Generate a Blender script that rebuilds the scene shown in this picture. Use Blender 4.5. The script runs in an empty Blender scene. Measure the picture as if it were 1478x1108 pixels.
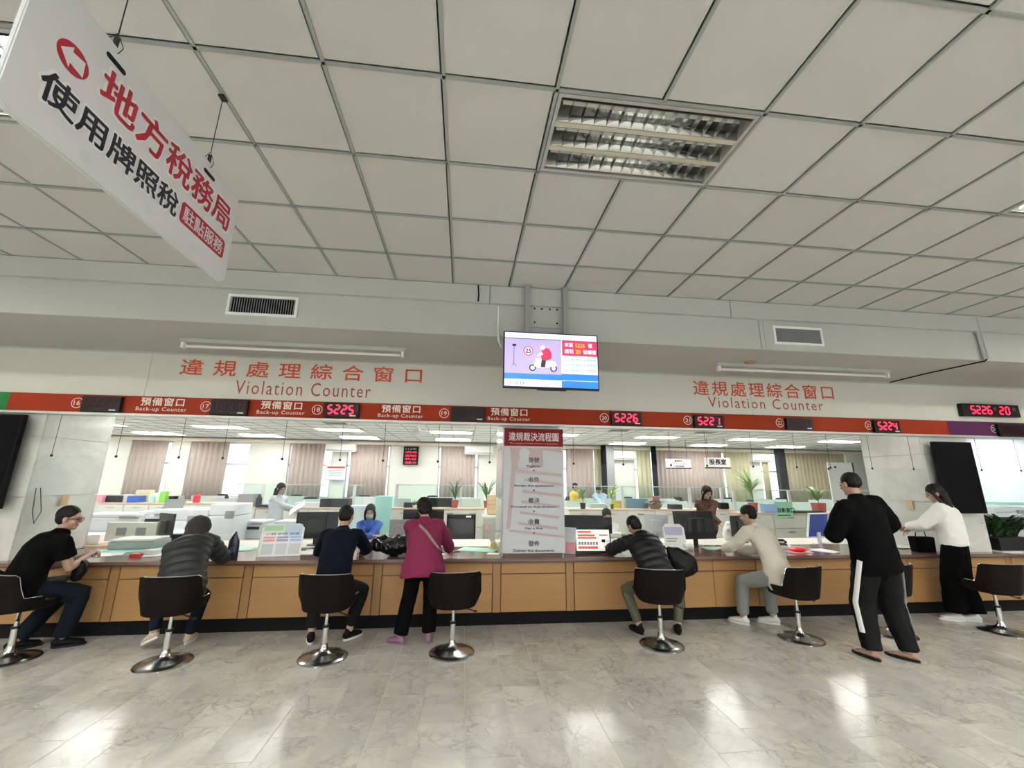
import bpy, math, random
from mathutils import Vector, Matrix, noise
random.seed(7)
SC = bpy.context.scene
COL = SC.collection
PI = math.pi

# ------------------------------------------------------------------ camera
FPX, PITCH, YAW, ROLL, EYE = 589.3, .22917, -.11127, -.01144, 1.675
CAMM = (Matrix.Rotation(YAW, 3, 'Z') @ Matrix.Rotation(PITCH, 3, 'X') @ Matrix.Rotation(ROLL, 3, 'Y'))
cam_data = bpy.data.cameras.new('camera')
cam_data.sensor_fit = 'HORIZONTAL'; cam_data.sensor_width = 36.0
cam_data.lens = FPX / 1478 * 36.0
cam_data.clip_start = .02; cam_data.clip_end = 200
cam = bpy.data.objects.new('camera', cam_data); COL.objects.link(cam)
rm = Matrix((CAMM.col[0], CAMM.col[2], -CAMM.col[1])).transposed()
cam.matrix_world = Matrix.Translation((0, 0, EYE)) @ rm.to_4x4()
SC.camera = cam
SC.view_settings.view_transform = 'Standard'
SC.view_settings.look = 'None'
SC.view_settings.gamma = 1.0
SC.view_settings.use_curve_mapping = False
SC.view_settings.exposure = 0.75

# ------------------------------------------------------------------ daylight
world = bpy.data.worlds.new('world'); SC.world = world; world.use_nodes = True
wb = world.node_tree.nodes['Background']
wb.inputs[0].default_value = (.86, .93, 1.0, 1); wb.inputs[1].default_value = 1.3

HALL_TUBE = 95.0      # emission of the lit hall fittings
OFFICE_TUBE = 12.5    # emission of the office fittings

# ------------------------------------------------------------------ helpers
def ray(px, py):
    return CAMM @ Vector(((px - 739) / FPX, 1, (554 - py) / FPX))
def W(px, py, Y):
    d = ray(px, py); d = d * (Y / d.y); return Vector((d.x, Y, d.z + EYE))
def G(px, py, z=0.0):
    d = ray(px, py); t = (z - EYE) / d.z; return Vector((d.x * t, d.y * t, z))

MATS = {}
def mat(name, col=(.5, .5, .5), rough=.6, metal=0.0, emit=0.0, spec=.5, alpha=1.0, sheen=0.0, coat=0.0):
    if name in MATS: return MATS[name]
    m = bpy.data.materials.new(name); m.use_nodes = True; m.diffuse_color = (*col, 1)
    b = m.node_tree.nodes['Principled BSDF']
    b.inputs['Base Color'].default_value = (*col, 1)
    b.inputs['Roughness'].default_value = rough
    b.inputs['Metallic'].default_value = metal
    b.inputs['Specular IOR Level'].default_value = spec
    if emit:
        b.inputs['Emission Color'].default_value = (*col, 1); b.inputs['Emission Strength'].default_value = emit
    if sheen: b.inputs['Sheen Weight'].default_value = sheen
    if coat: b.inputs['Coat Weight'].default_value = coat
    MATS[name] = m
    return m
def nd(m, t, **kw):
    n = m.node_tree.nodes.new(t)
    for k, v in kw.items():
        if k in n.inputs: n.inputs[k].default_value = v
        else: setattr(n, k, v)
    return n
def lk(m, a, b): m.node_tree.links.new(a, b)
def bsdf(m): return m.node_tree.nodes['Principled BSDF']
def varied(name, col, rough=.6, amount=.12, scale=6.0, bump=0.0, bscale=60.0, rnd=0.0, stretch=(1, 1, 1), world_space=False, **kw):
    """colour broken up by noise, optional relief, optional per-object tone"""
    if name in MATS: return MATS[name]
    m = mat(name, col, rough, **kw); b = bsdf(m)
    if world_space:
        tc = nd(m, 'ShaderNodeNewGeometry').outputs['Position']
    else:
        tc = nd(m, 'ShaderNodeTexCoord').outputs['Object']
    mp = nd(m, 'ShaderNodeMapping'); mp.inputs['Scale'].default_value = stretch
    lk(m, tc, mp.inputs[0])
    n = nd(m, 'ShaderNodeTexNoise'); n.inputs['Scale'].default_value = scale; n.inputs['Detail'].default_value = 5
    lk(m, mp.outputs[0], n.inputs['Vector'])
    mx = nd(m, 'ShaderNodeMix', data_type='RGBA')
    mx.inputs['A'].default_value = tuple(c * (1 - amount) for c in col) + (1,)
    mx.inputs['B'].default_value = tuple(min(1, c * (1 + amount)) for c in col) + (1,)
    lk(m, n.outputs['Fac'], mx.inputs['Factor'])
    out = mx.outputs['Result']
    if rnd:
        oi = nd(m, 'ShaderNodeObjectInfo')
        mr = nd(m, 'ShaderNodeMapRange'); mr.inputs['To Min'].default_value = 1 - rnd; mr.inputs['To Max'].default_value = 1 + rnd
        lk(m, oi.outputs['Random'], mr.inputs['Value'])
        mu = nd(m, 'ShaderNodeVectorMath', operation='SCALE')
        lk(m, out, mu.inputs[0]); lk(m, mr.outputs[0], mu.inputs['Scale']); out = mu.outputs[0]
    lk(m, out, b.inputs['Base Color'])
    if bump:
        n2 = nd(m, 'ShaderNodeTexNoise'); n2.inputs['Scale'].default_value = bscale; n2.inputs['Detail'].default_value = 3
        lk(m, mp.outputs[0], n2.inputs['Vector'])
        bp = nd(m, 'ShaderNodeBump'); bp.inputs['Strength'].default_value = bump; bp.inputs['Distance'].default_value = .01
        lk(m, n2.outputs['Fac'], bp.inputs['Height']); lk(m, bp.outputs[0], b.inputs['Normal'])
    return m

class MB:
    """collects shapes; build() links them as ONE mesh object"""
    def __init__(s): s.v = []; s.f = []; s.m = []; s.cur = 0
    def add(s, vs, fs):
        k = len(s.v); s.v += [tuple(v) for v in vs]
        for f in fs: s.f.append(tuple(i + k for i in f)); s.m.append(s.cur)
        return s
    def box(s, c, d, rz=0.0, R=None):
        M = R if R is not None else Matrix.Rotation(rz, 3, 'Z')
        vs = [Vector(c) + M @ Vector((x * d[0] / 2, y * d[1] / 2, z * d[2] / 2)) for z in (-1, 1) for x, y in ((-1, -1), (1, -1), (1, 1), (-1, 1))]
        return s.add(vs, [(3, 2, 1, 0), (4, 5, 6, 7), (0, 1, 5, 4), (1, 2, 6, 5), (2, 3, 7, 6), (3, 0, 4, 7)])
    def span(s, a, b):
        return s.box([(a[i] + b[i]) / 2 for i in range(3)], [abs(b[i] - a[i]) for i in range(3)])
    def loft(s, rings, cap=True):
        n = len(rings[0]); vs = [p for r in rings for p in r]; fs = []
        for i in range(len(rings) - 1):
            for j in range(n):
                a = i * n + j; b = i * n + (j + 1) % n
                fs.append((a, b, b + n, a + n))
        if cap:
            fs.append(tuple(range(n - 1, -1, -1))); k = (len(rings) - 1) * n; fs.append(tuple(range(k, k + n)))
        return s.add(vs, fs)
    def tube(s, pts, rs, n=10, side=None, cap=True):
        """rs: number, or list of numbers / (rx, ry) pairs; side = direction of rx"""
        pts = [Vector(p) for p in pts]
        if not isinstance(rs, (list, tuple)): rs = [rs] * len(pts)
        rings = []; prev = None
        for i, p in enumerate(pts):
            a = pts[max(0, i - 1)]; b = pts[min(len(pts) - 1, i + 1)]
            t = (b - a); t = t.normalized() if t.length > 1e-9 else Vector((0, 0, 1))
            if side is not None: u = Vector(side[i] if isinstance(side, list) else side)
            elif prev is None: u = Vector((1, 0, 0)) if abs(t.x) < .9 else Vector((0, 1, 0))
            else: u = prev
            u = (u - t * u.dot(t)); u = u.normalized() if u.length > 1e-6 else t.orthogonal().normalized()
            w = t.cross(u); prev = u
            r = rs[i]; rx, ry = r if isinstance(r, (list, tuple)) else (r, r)
            rings.append([p + u * math.cos(2 * PI * k / n) * rx + w * math.sin(2 * PI * k / n) * ry for k in range(n)])
        return s.loft(rings, cap)
    def cap_tube(s, pts, rs, n=12, side=None, ends=(True, True)):
        """tube with rounded ends (ends says which)"""
        pts = [Vector(p) for p in pts]; rs = [r if isinstance(r, (list, tuple)) else (r, r) for r in rs]
        def end(p, q, r, rev):
            d = (p - q).normalized(); e = min(r); out = []
            for a in (30, 60, 85):
                out.append((p + d * e * math.sin(math.radians(a)), (r[0] * math.cos(math.radians(a)), r[1] * math.cos(math.radians(a)))))
            return out[::-1] if rev else out
        A = end(pts[0], pts[1], rs[0], True); B = end(pts[-1], pts[-2], rs[-1], False)
        if not ends[0]: A = []
        if not ends[1]: B = []
        P = [a[0] for a in A] + pts + [b[0] for b in B]; Q = [a[1] for a in A] + rs + [b[1] for b in B]
        sd = side
        if isinstance(side, list): sd = [side[0]] * len(A) + side + [side[-1]] * len(B)
        return s.tube(P, Q, n, sd)
    def ell(s, c, r, M=None, nu=14, nv=9):
        M = M or Matrix.Identity(3); c = Vector(c); rings = []
        for j in range(nv + 1):
            a = -PI / 2 + PI * (j / nv) * .96 + PI * .02
            rings.append([c + M @ Vector((r[0] * math.cos(a) * math.cos(2 * PI * i / nu), r[1] * math.cos(a) * math.sin(2 * PI * i / nu), r[2] * math.sin(a))) for i in range(nu)])
        return s.loft(rings)
    def lathe(s, c, prof, n=24, M=None):
        M = M or Matrix.Identity(3); c = Vector(c)
        return s.loft([[c + M @ Vector((r * math.cos(2 * PI * i / n), r * math.sin(2 * PI * i / n), z)) for i in range(n)] for r, z in prof])
    def poly(s, pts, depth, o=(0, 0, 0), u=(1, 0, 0), v=(0, 0, 1)):
        """extruded outline; pts are (a, b) along u and v, thickness along u x v"""
        o, u, v = Vector(o), Vector(u), Vector(v); w = u.cross(v).normalized(); n = len(pts)
        A = [o + u * a + v * b for a, b in pts]; B = [p + w * depth for p in A]
        return s.add(A + B, [tuple(range(n - 1, -1, -1)), tuple(range(n, 2 * n))] + [(i, (i + 1) % n, (i + 1) % n + n, i + n) for i in range(n)])
    def mesh(s, name, mats, smooth=False, origin=(0, 0, 0)):
        me = bpy.data.meshes.new(name); o = Vector(origin)
        me.from_pydata([tuple(Vector(v) - o) for v in s.v], [], s.f)
        mats = mats if isinstance(mats, (list, tuple)) else [mats]
        for q in mats: me.materials.append(q)
        if len(mats) > 1: me.polygons.foreach_set('material_index', s.m)
        if smooth: me.polygons.foreach_set('use_smooth', [True] * len(me.polygons))
        me.update(); return me
    def build(s, name, mats, parent=None, smooth=False, bev=0.0, origin=(0, 0, 0), loc=None):
        o = bpy.data.objects.new(name, s.mesh(name, mats, smooth, origin)); COL.objects.link(o)
        if parent is not None: o.parent = parent
        if loc is not None: o.location = loc
        if bev:
            b = o.modifiers.new('bevel', 'BEVEL'); b.width = bev; b.segments = 2; b.limit_method = 'ANGLE'; b.harden_normals = False
        if smooth:
            try: o.data.set_sharp_from_angle(angle=math.radians(40))
            except Exception: pass
        return o

def tag(o, label=None, cat=None, group=None, kind=None):
    if label: o['label'] = label
    if cat: o['category'] = cat
    if group: o['group'] = group
    if kind: o['kind'] = kind
    return o
def thing(name, label, cat, loc=(0, 0, 0), rz=0.0, group=None):
    o = bpy.data.objects.new(name, None); o.empty_display_size = .1; COL.objects.link(o)
    o.location = loc; o.rotation_euler = (0, 0, rz)
    return tag(o, label, cat, group)
def struct(o): o['kind'] = 'structure'; return o
def copy_thing(root, loc, rz=0.0, label=None, group=None):
    r = root.copy(); COL.objects.link(r); r.location = loc; r.rotation_euler = (0, 0, rz)
    if label: r['label'] = label
    if group: r['group'] = group
    for ch in list(root.children):
        c = ch.copy(); COL.objects.link(c); c.parent = r
        for g in list(ch.children):
            d = g.copy(); COL.objects.link(d); d.parent = c
    return r

def lettering(txt, m, parent, o, u, v, w=None, h=None, bold=0.0, space=1.0, thick=.0015, align='L', name='lettering'):
    """flat print: text fitted into width w and/or height h, lower-left corner o, directions u (along) and v (up)"""
    cu = bpy.data.curves.new('t', 'FONT'); cu.body = txt; cu.resolution_u = 2;  cu.space_character = space
    tmp = bpy.data.objects.new('t', cu); me = bpy.data.meshes.new_from_object(tmp)
    vs = [p.co.copy() for p in me.vertices]
    x0 = min(p.x for p in vs); x1 = max(p.x for p in vs); y0 = min(p.y for p in vs); y1 = max(p.y for p in vs)
    sx = w / (x1 - x0) if w else None; sy = h / (y1 - y0) if h else None
    sx = sx or sy; sy = sy or sx
    if align == 'C': off = -(x1 - x0) * sx / 2
    else: off = 0
    u, v, o = Vector(u), Vector(v), Vector(o); nrm = u.cross(v).normalized()
    for p in me.vertices:
        c = p.co; p.co = o + u * ((c.x - x0) * sx + off) + v * ((c.y - y0) * sy) + nrm * thick
    if bold:                                     # weight: the same print repeated a hair's breadth around itself
        r = bold * sx; nn = 8; base = [p.co.copy() for p in me.vertices]; pl = [tuple(q.vertices) for q in me.polygons]
        V_ = []; F_ = []
        for k in range(nn):
            d = u * (r * math.cos(2 * PI * k / nn)) + v * (r * math.sin(2 * PI * k / nn)); b0 = len(V_)
            V_ += [p + d + nrm * (k * .00004) for p in base]; F_ += [tuple(i + b0 for i in q) for q in pl]
        me = bpy.data.meshes.new(name); me.from_pydata(V_, [], F_)
    me.materials.clear(); me.materials.append(m)
    bpy.data.objects.remove(tmp); bpy.data.curves.remove(cu)
    ob = bpy.data.objects.new(name, me); COL.objects.link(ob)
    if parent is not None: ob.parent = parent
    return ob
XU, ZU = (1, 0, 0), (0, 0, 1)
# ------------------------------------------------------------------ materials
M_tile = varied('ceiling tile', (.585, .58, .565), .85, .03, 3, bump=.15, bscale=180, rnd=.025)
M_tbar = mat('grey ceiling bar', (.34, .36, .34), .5)
M_beam = varied('painted beam', (.49, .49, .465), .7, .07, 1.3, bump=.1, bscale=25, world_space=True)
M_fascia = varied('cream fascia board', (.66, .65, .58), .6, .03, 1.0, world_space=True)
M_white = varied('white paint', (.84, .84, .80), .6, .03, 2.0)
M_officewall = varied('office wall', (.74, .735, .68), .7, .03, 1.0, world_space=True)
M_officeceil = mat('office ceiling', (.78, .80, .78), .8)
M_orange = varied('orange band', (.29, .028, .006), .55, .05, 2.0, world_space=True, spec=.15)
M_green = mat('green band', (.015, .17, .045), .55, spec=.15)
M_purple = mat('purple band', (.085, .018, .075), .55, spec=.15)
M_alu = mat('aluminium trim', (.62, .62, .60), .4, .6)
M_redtext = mat('vermilion letters', (.62, .075, .02), .5)
M_browntext = mat('brown red letters', (.36, .055, .035), .5)
M_cream = mat('cream letters', (.86, .80, .72), .5)
M_black = mat('black plastic', (.005, .005, .006), .4, spec=.3)
M_blackmatt = mat('matt black', (.004, .004, .0045), .7, spec=.15)
M_led_off = mat('unlit display window', (.012, .002, .004), .35, spec=.25)
M_led = mat('red led', (1.0, .02, .06), .4, emit=1.5)
M_led_dim = mat('unlit segment', (.020, .003, .005), .4, spec=.2)
M_darkgrey = mat('dark grey plastic', (.026, .028, .030), .45, spec=.3)
M_grey = mat('grey plastic', (.30, .31, .31), .45)
M_lightgrey = mat('light grey plastic', (.62, .64, .66), .45)
M_machine = mat('white machine plastic', (.76, .79, .82), .4)
M_beige = mat('beige metal', (.70, .69, .62), .45)
M_steel = mat('steel', (.45, .45, .44), .3, 1.0)
M_chrome = mat('chrome', (.72, .72, .72), .08, 1.0)
M_chrome_b = mat('base chrome', (.50, .50, .50), .24, 1.0)
M_brown = varied('brown leather', (.0045, .003, .002), .6, .15, 30, bump=.1, bscale=220, spec=.10)
M_paper = mat('white paper', (.88, .88, .86), .7)
M_mint = mat('mint plastic', (.35, .75, .60), .4)
M_teal = mat('pale teal', (.45, .82, .76), .5)
M_red = mat('red plastic', (.65, .04, .05), .4)
M_pink = mat('pink', (.85, .35, .42), .5)
M_blue = mat('blue plastic', (.05, .12, .50), .4)
M_lblue = mat('light blue', (.35, .55, .88), .5)
M_yellow = mat('yellow', (.85, .60, .10), .5)
M_lime = mat('lime green', (.25, .70, .08), .4)
M_terra = mat('red clay pot', (.42, .09, .06), .6)
M_leaf = varied('leaf', (.06, .16, .035), .5, .4, 12)
M_leafl = varied('light leaf', (.22, .38, .12), .5, .3, 12)
M_darkleaf = varied('fern leaf', (.022, .065, .020), .55, .4, 12)
M_soil = mat('soil', (.05, .03, .02), .9)
M_gooseneck = mat('tan plastic', (.62, .45, .25), .5)
M_signred = mat('sign red', (.38, .012, .03), .45)
M_signblack = mat('sign black', (.012, .012, .02), .45)
M_signwhite = mat('sign white', (.66, .66, .68), .35)
M_signhalo = mat('sign halo', (.78, .76, .76), .4)
M_wire = mat('wire', (.03, .03, .03), .4, .5)
M_skin = varied('skin', (.42, .255, .185), .5, .06, 20)
M_hair = varied('black hair', (.003, .0025, .0025), .6, .4, 40, bump=.4, bscale=90, stretch=(1, 1, .15), spec=.25)
M_hairbrown = varied('dark brown hair', (.009, .005, .004), .6, .4, 40, bump=.4, bscale=90, stretch=(1, 1, .15), spec=.25)
M_curtain = varied('pinkish grey curtain', (.56, .46, .42), .8, .06, 4)
M_curtain_y = varied('yellow curtain', (.72, .69, .42), .8, .06, 4)
M_curtain_o = varied('olive beige curtain', (.60, .54, .36), .8, .06, 4)
M_sky = None

# wood with horizontal grain
M_wood = varied('oak laminate', (.345, .185, .066), .42, .13, 3.0, stretch=(.5, .5, 9), bump=.03, bscale=30, rnd=.05)
M_woodlight = varied('pale wood edge', (.72, .52, .38), .5, .06, 3)
M_stile = varied('oak stile', (.30, .165, .062), .42, .12, 3.0, stretch=(9, 9, .5))
M_worktop = varied('brown granite worktop', (.17, .105, .085), .14, .25, 60)
M_walnut = mat('dark walnut edge', (.075, .035, .022), .35)
M_clerkdesk = varied('clerk desk top', (.66, .62, .54), .45, .04, 3)

def marble(name, base, vein, rough, scale, rnd=.0, strength=.5):
    m = mat(name, base, rough); b = bsdf(m)
    geo = nd(m, 'ShaderNodeNewGeometry'); oi = nd(m, 'ShaderNodeObjectInfo')
    off = nd(m, 'ShaderNodeVectorMath', operation='SCALE'); cb = nd(m, 'ShaderNodeCombineXYZ')
    lk(m, oi.outputs['Random'], cb.inputs[0]); lk(m, oi.outputs['Random'], cb.inputs[1])
    lk(m, cb.outputs[0], off.inputs[0]); off.inputs['Scale'].default_value = 30.0 if rnd else 0.0
    ad = nd(m, 'ShaderNodeVectorMath', operation='ADD'); lk(m, geo.outputs['Position'], ad.inputs[0]); lk(m, off.outputs[0], ad.inputs[1])
    n1 = nd(m, 'ShaderNodeTexNoise'); n1.inputs['Scale'].default_value = scale; n1.inputs['Detail'].default_value = 8; n1.inputs['Roughness'].default_value = .65
    n1.inputs['Distortion'].default_value = .8; lk(m, ad.outputs[0], n1.inputs['Vector'])
    vo = nd(m, 'ShaderNodeTexVoronoi', feature='DISTANCE_TO_EDGE'); vo.inputs['Scale'].default_value = scale * 4.5
    dm = nd(m, 'ShaderNodeMix', data_type='RGBA'); dm.inputs['Factor'].default_value = .30
    lk(m, ad.outputs[0], dm.inputs['A']); lk(m, n1.outputs['Color'], dm.inputs['B']); lk(m, dm.outputs['Result'], vo.inputs['Vector'])
    r1 = nd(m, 'ShaderNodeMapRange'); r1.inputs['From Min'].default_value = 0; r1.inputs['From Max'].default_value = .10
    r1.inputs['To Min'].default_value = 1; r1.inputs['To Max'].default_value = 0; lk(m, vo.outputs['Distance'], r1.inputs['Value'])
    n2 = nd(m, 'ShaderNodeTexNoise'); n2.inputs['Scale'].default_value = scale * 1.3; n2.inputs['Detail'].default_value = 4; lk(m, ad.outputs[0], n2.inputs['Vector'])
    r2 = nd(m, 'ShaderNodeMapRange'); r2.inputs['From Min'].default_value = .42; r2.inputs['From Max'].default_value = .68; lk(m, n2.outputs['Fac'], r2.inputs['Value'])
    mu = nd(m, 'ShaderNodeMath', operation='MULTIPLY'); lk(m, r1.outputs[0], mu.inputs[0]); lk(m, r2.outputs[0], mu.inputs[1])
    mu2 = nd(m, 'ShaderNodeMath', operation='MULTIPLY'); lk(m, mu.outputs[0], mu2.inputs[0]); mu2.inputs[1].default_value = strength
    r3 = nd(m, 'ShaderNodeMapRange'); r3.inputs['From Min'].default_value = .3; r3.inputs['From Max'].default_value = .75
    r3.inputs['To Min'].default_value = .76; r3.inputs['To Max'].default_value = 1.17; lk(m, n1.outputs['Fac'], r3.inputs['Value'])
    sc = nd(m, 'ShaderNodeVectorMath', operation='SCALE'); sc.inputs[0].default_value = base; lk(m, r3.outputs[0], sc.inputs['Scale'])
    mx = nd(m, 'ShaderNodeMix', data_type='RGBA'); lk(m, mu2.outputs[0], mx.inputs['Factor']); lk(m, sc.outputs[0], mx.inputs['A']); mx.inputs['B'].default_value = (*vein, 1)
    out = mx.outputs['Result']
    if rnd:
        mr = nd(m, 'ShaderNodeMapRange'); mr.inputs['To Min'].default_value = 1 - rnd; mr.inputs['To Max'].default_value = 1 + rnd
        lk(m, oi.outputs['Random'], mr.inputs['Value'])
        s2 = nd(m, 'ShaderNodeVectorMath', operation='SCALE'); lk(m, out, s2.inputs[0]); lk(m, mr.outputs[0], s2.inputs['Scale']); out = s2.outputs[0]
    lk(m, out, b.inputs['Base Color'])
    return m
M_floor = marble('polished marble floor', (.545, .535, .49), (.27, .245, .21), .20, 2.6, rnd=.09, strength=.8)
M_floorbase = mat('floor grout', (.50, .48, .42), .4)
M_marble = marble('white marble', (.66, .66, .62), (.50, .50, .46), .12, 1.3, strength=.3)

def glass(name, tint=(1, 1, 1), refl=.07):
    m = bpy.data.materials.new(name); m.use_nodes = True; nt = m.node_tree; nt.nodes.clear()
    out = nt.nodes.new('ShaderNodeOutputMaterial'); tr = nt.nodes.new('ShaderNodeBsdfTransparent'); gl = nt.nodes.new('ShaderNodeBsdfGlossy')
    mx = nt.nodes.new('ShaderNodeMixShader'); fr = nt.nodes.new('ShaderNodeFresnel'); fr.inputs[0].default_value = 1.35
    tr.inputs[0].default_value = (*tint, 1); gl.inputs['Roughness'].default_value = .02
    ge = nt.nodes.new('ShaderNodeNewGeometry'); mt = nt.nodes.new('ShaderNodeMath'); mt.operation = 'MULTIPLY'; iv = nt.nodes.new('ShaderNodeMath'); iv.operation = 'SUBTRACT'; iv.inputs[0].default_value = 1
    nt.links.new(ge.outputs['Backfacing'], iv.inputs[1]); nt.links.new(iv.outputs[0], mt.inputs[1]); nt.links.new(fr.outputs[0], mt.inputs[0])
    nt.links.new(mt.outputs[0], mx.inputs[0]); nt.links.new(tr.outputs[0], mx.inputs[1]); nt.links.new(gl.outputs[0], mx.inputs[2]); nt.links.new(mx.outputs[0], out.inputs[0])
    MATS[name] = m; return m
M_glass = glass('clear acrylic', (.97, .985, .98))
M_glassgreen = glass('pale green glass', (.90, .97, .95))

def curtainmat(name, col):
    """cloth that lets some daylight through"""
    m = mat(name, col, .85); b = bsdf(m)
    tl = nd(m, 'ShaderNodeBsdfTranslucent'); tl.inputs[0].default_value = (*col, 1)
    mx = nd(m, 'ShaderNodeMixShader'); mx.inputs[0].default_value = .35
    o = [n for n in m.node_tree.nodes if n.type == 'OUTPUT_MATERIAL'][0]
    lk(m, b.outputs[0], mx.inputs[1]); lk(m, tl.outputs[0], mx.inputs[2]); lk(m, mx.outputs[0], o.inputs[0])
    return m
M_cur_p = curtainmat('rose curtain cloth', (.66, .57, .52))
M_cur_y = curtainmat('yellow curtain cloth', (.78, .75, .55))
M_cur_o = curtainmat('sand curtain cloth', (.66, .60, .45))
# ------------------------------------------------------------------ the hall shell
ZC = 3.728          # hall ceiling
CELL = .606; GX0 = -1.3947; GY0 = 1.7521
YW = 5.30           # counter wall plane
ZO = 2.95           # office ceiling
YB = 15.0           # office back wall

floor = struct(MB().span((-15, -9, -.15), (20, 15.2, -.003)).build('floor', M_floor))
MB().span((-7, 1.6, -.003), (10, 5.34, -.0015)).build('grout_bed', M_floorbase, floor)
tw, tl, gap = .318, .636, .006
tile_me = {}
k = 0
for i in range(-24, 34):
    xa = .0668 + i * tw
    sh = (i * .37 % 1) * tl
    j = -1
    while True:
        ya = 1.7 + sh + j * tl; j += 1
        yb = min(ya + tl, 5.33); ya = max(ya, 1.6)
        if ya > 5.25: break
        if yb - ya < .05: continue
        pts = []
        for cx, cy in ((xa, ya), (xa + tw, ya), (xa, yb), (xa + tw, yb)):
            d = (Vector((cx, cy, 0)) - Vector((0, 0, EYE))) @ CAMM
            if d.y > .1: pts.append((739 + FPX * d.x / d.y, 554 - FPX * d.z / d.y))
        if not pts or max(p[0] for p in pts) < -30 or min(p[0] for p in pts) > 1510 or min(p[1] for p in pts) > 1125: continue
        key = round(yb - ya, 3)
        if key not in tile_me:
            tile_me[key] = MB().box((0, 0, -.002), (tw - gap, yb - ya - gap, .004)).mesh('floor_tile', M_floor)
        o = bpy.data.objects.new('floor_tile', tile_me[key]); COL.objects.link(o); o.parent = floor
        o.location = (xa + tw / 2, (ya + yb) / 2, 0); k += 1
print('floor tiles', k)

ceiling = struct(MB().span((-10.5, -9, ZC + .14), (13, 5.4, ZC + .25)).build('ceiling', M_tile))
lights_cells = {}                                   # (i, j) of the first cell -> lit?
for i0 in (-15, -9, -3, 3, 9, 15, 21):
    for j0 in (0, -5, -10, -15):
        lights_cells[(i0, j0)] = not (i0 == 3 and j0 == 0)
taken = {(i0 + d, j0) for (i0, j0) in lights_cells for d in (0, 1)}
pan_me = MB().box((-.005, -.005, .006), (CELL - .028, CELL - .028, .012)).mesh('ceiling_panel', M_tile)
pan_me_half = MB().box((-.005, 0, .006), (CELL - .028, .54 - .018, .012)).mesh('ceiling_panel', M_tile)
rest = MB(); k = 0
for i in range(-15, 24):
    for j in range(-18, 4):
        if (i, j) in taken: continue
        x = GX0 + (i + .5) * CELL; y = GY0 + (j + .5) * CELL; last = j == 3
        if last: y = GY0 + 3 * CELL + .27
        d = (Vector((x, y, ZC)) - Vector((0, 0, EYE))) @ CAMM
        vis = d.y > .25 and -170 < 739 + FPX * d.x / d.y < 1650 and 554 - FPX * d.z / d.y > -190
        if vis and k < 298:
            o = bpy.data.objects.new('ceiling_panel', pan_me_half if last else pan_me); COL.objects.link(o); o.parent = ceiling
            o.location = (x, y, ZC + .002); k += 1
        else:
            rest.box((x, y, ZC + .008), (CELL - .012, (.54 if last else CELL) - .012, .012))
rest.build('ceiling_panel', M_tile, ceiling)['kind'] = 'stuff'
print('ceiling panels', k)
for i in range(-15, 25):                            # the bars stop at the fittings
    cuts = [-19] + [q for (i0, j0) in sorted(lights_cells, key=lambda c: c[1]) if i0 + 1 == i for q in (j0, j0 + 1)] + [None]
    for a, b in zip(cuts[::2], cuts[1::2]):
        ya = GY0 + a * CELL; yb = 4.11 if b is None else GY0 + b * CELL
        MB().box((0, 0, 0), (.018, yb - ya, .012)).build('ceiling_bar', M_tbar, ceiling, loc=(GX0 + i * CELL, (ya + yb) / 2, ZC))
for j in range(-18, 4):
    MB().box((0, 0, 0), (23.6, .018, .012)).build('ceiling_bar', M_tbar, ceiling, loc=(1.2, GY0 + j * CELL, ZC))

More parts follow.
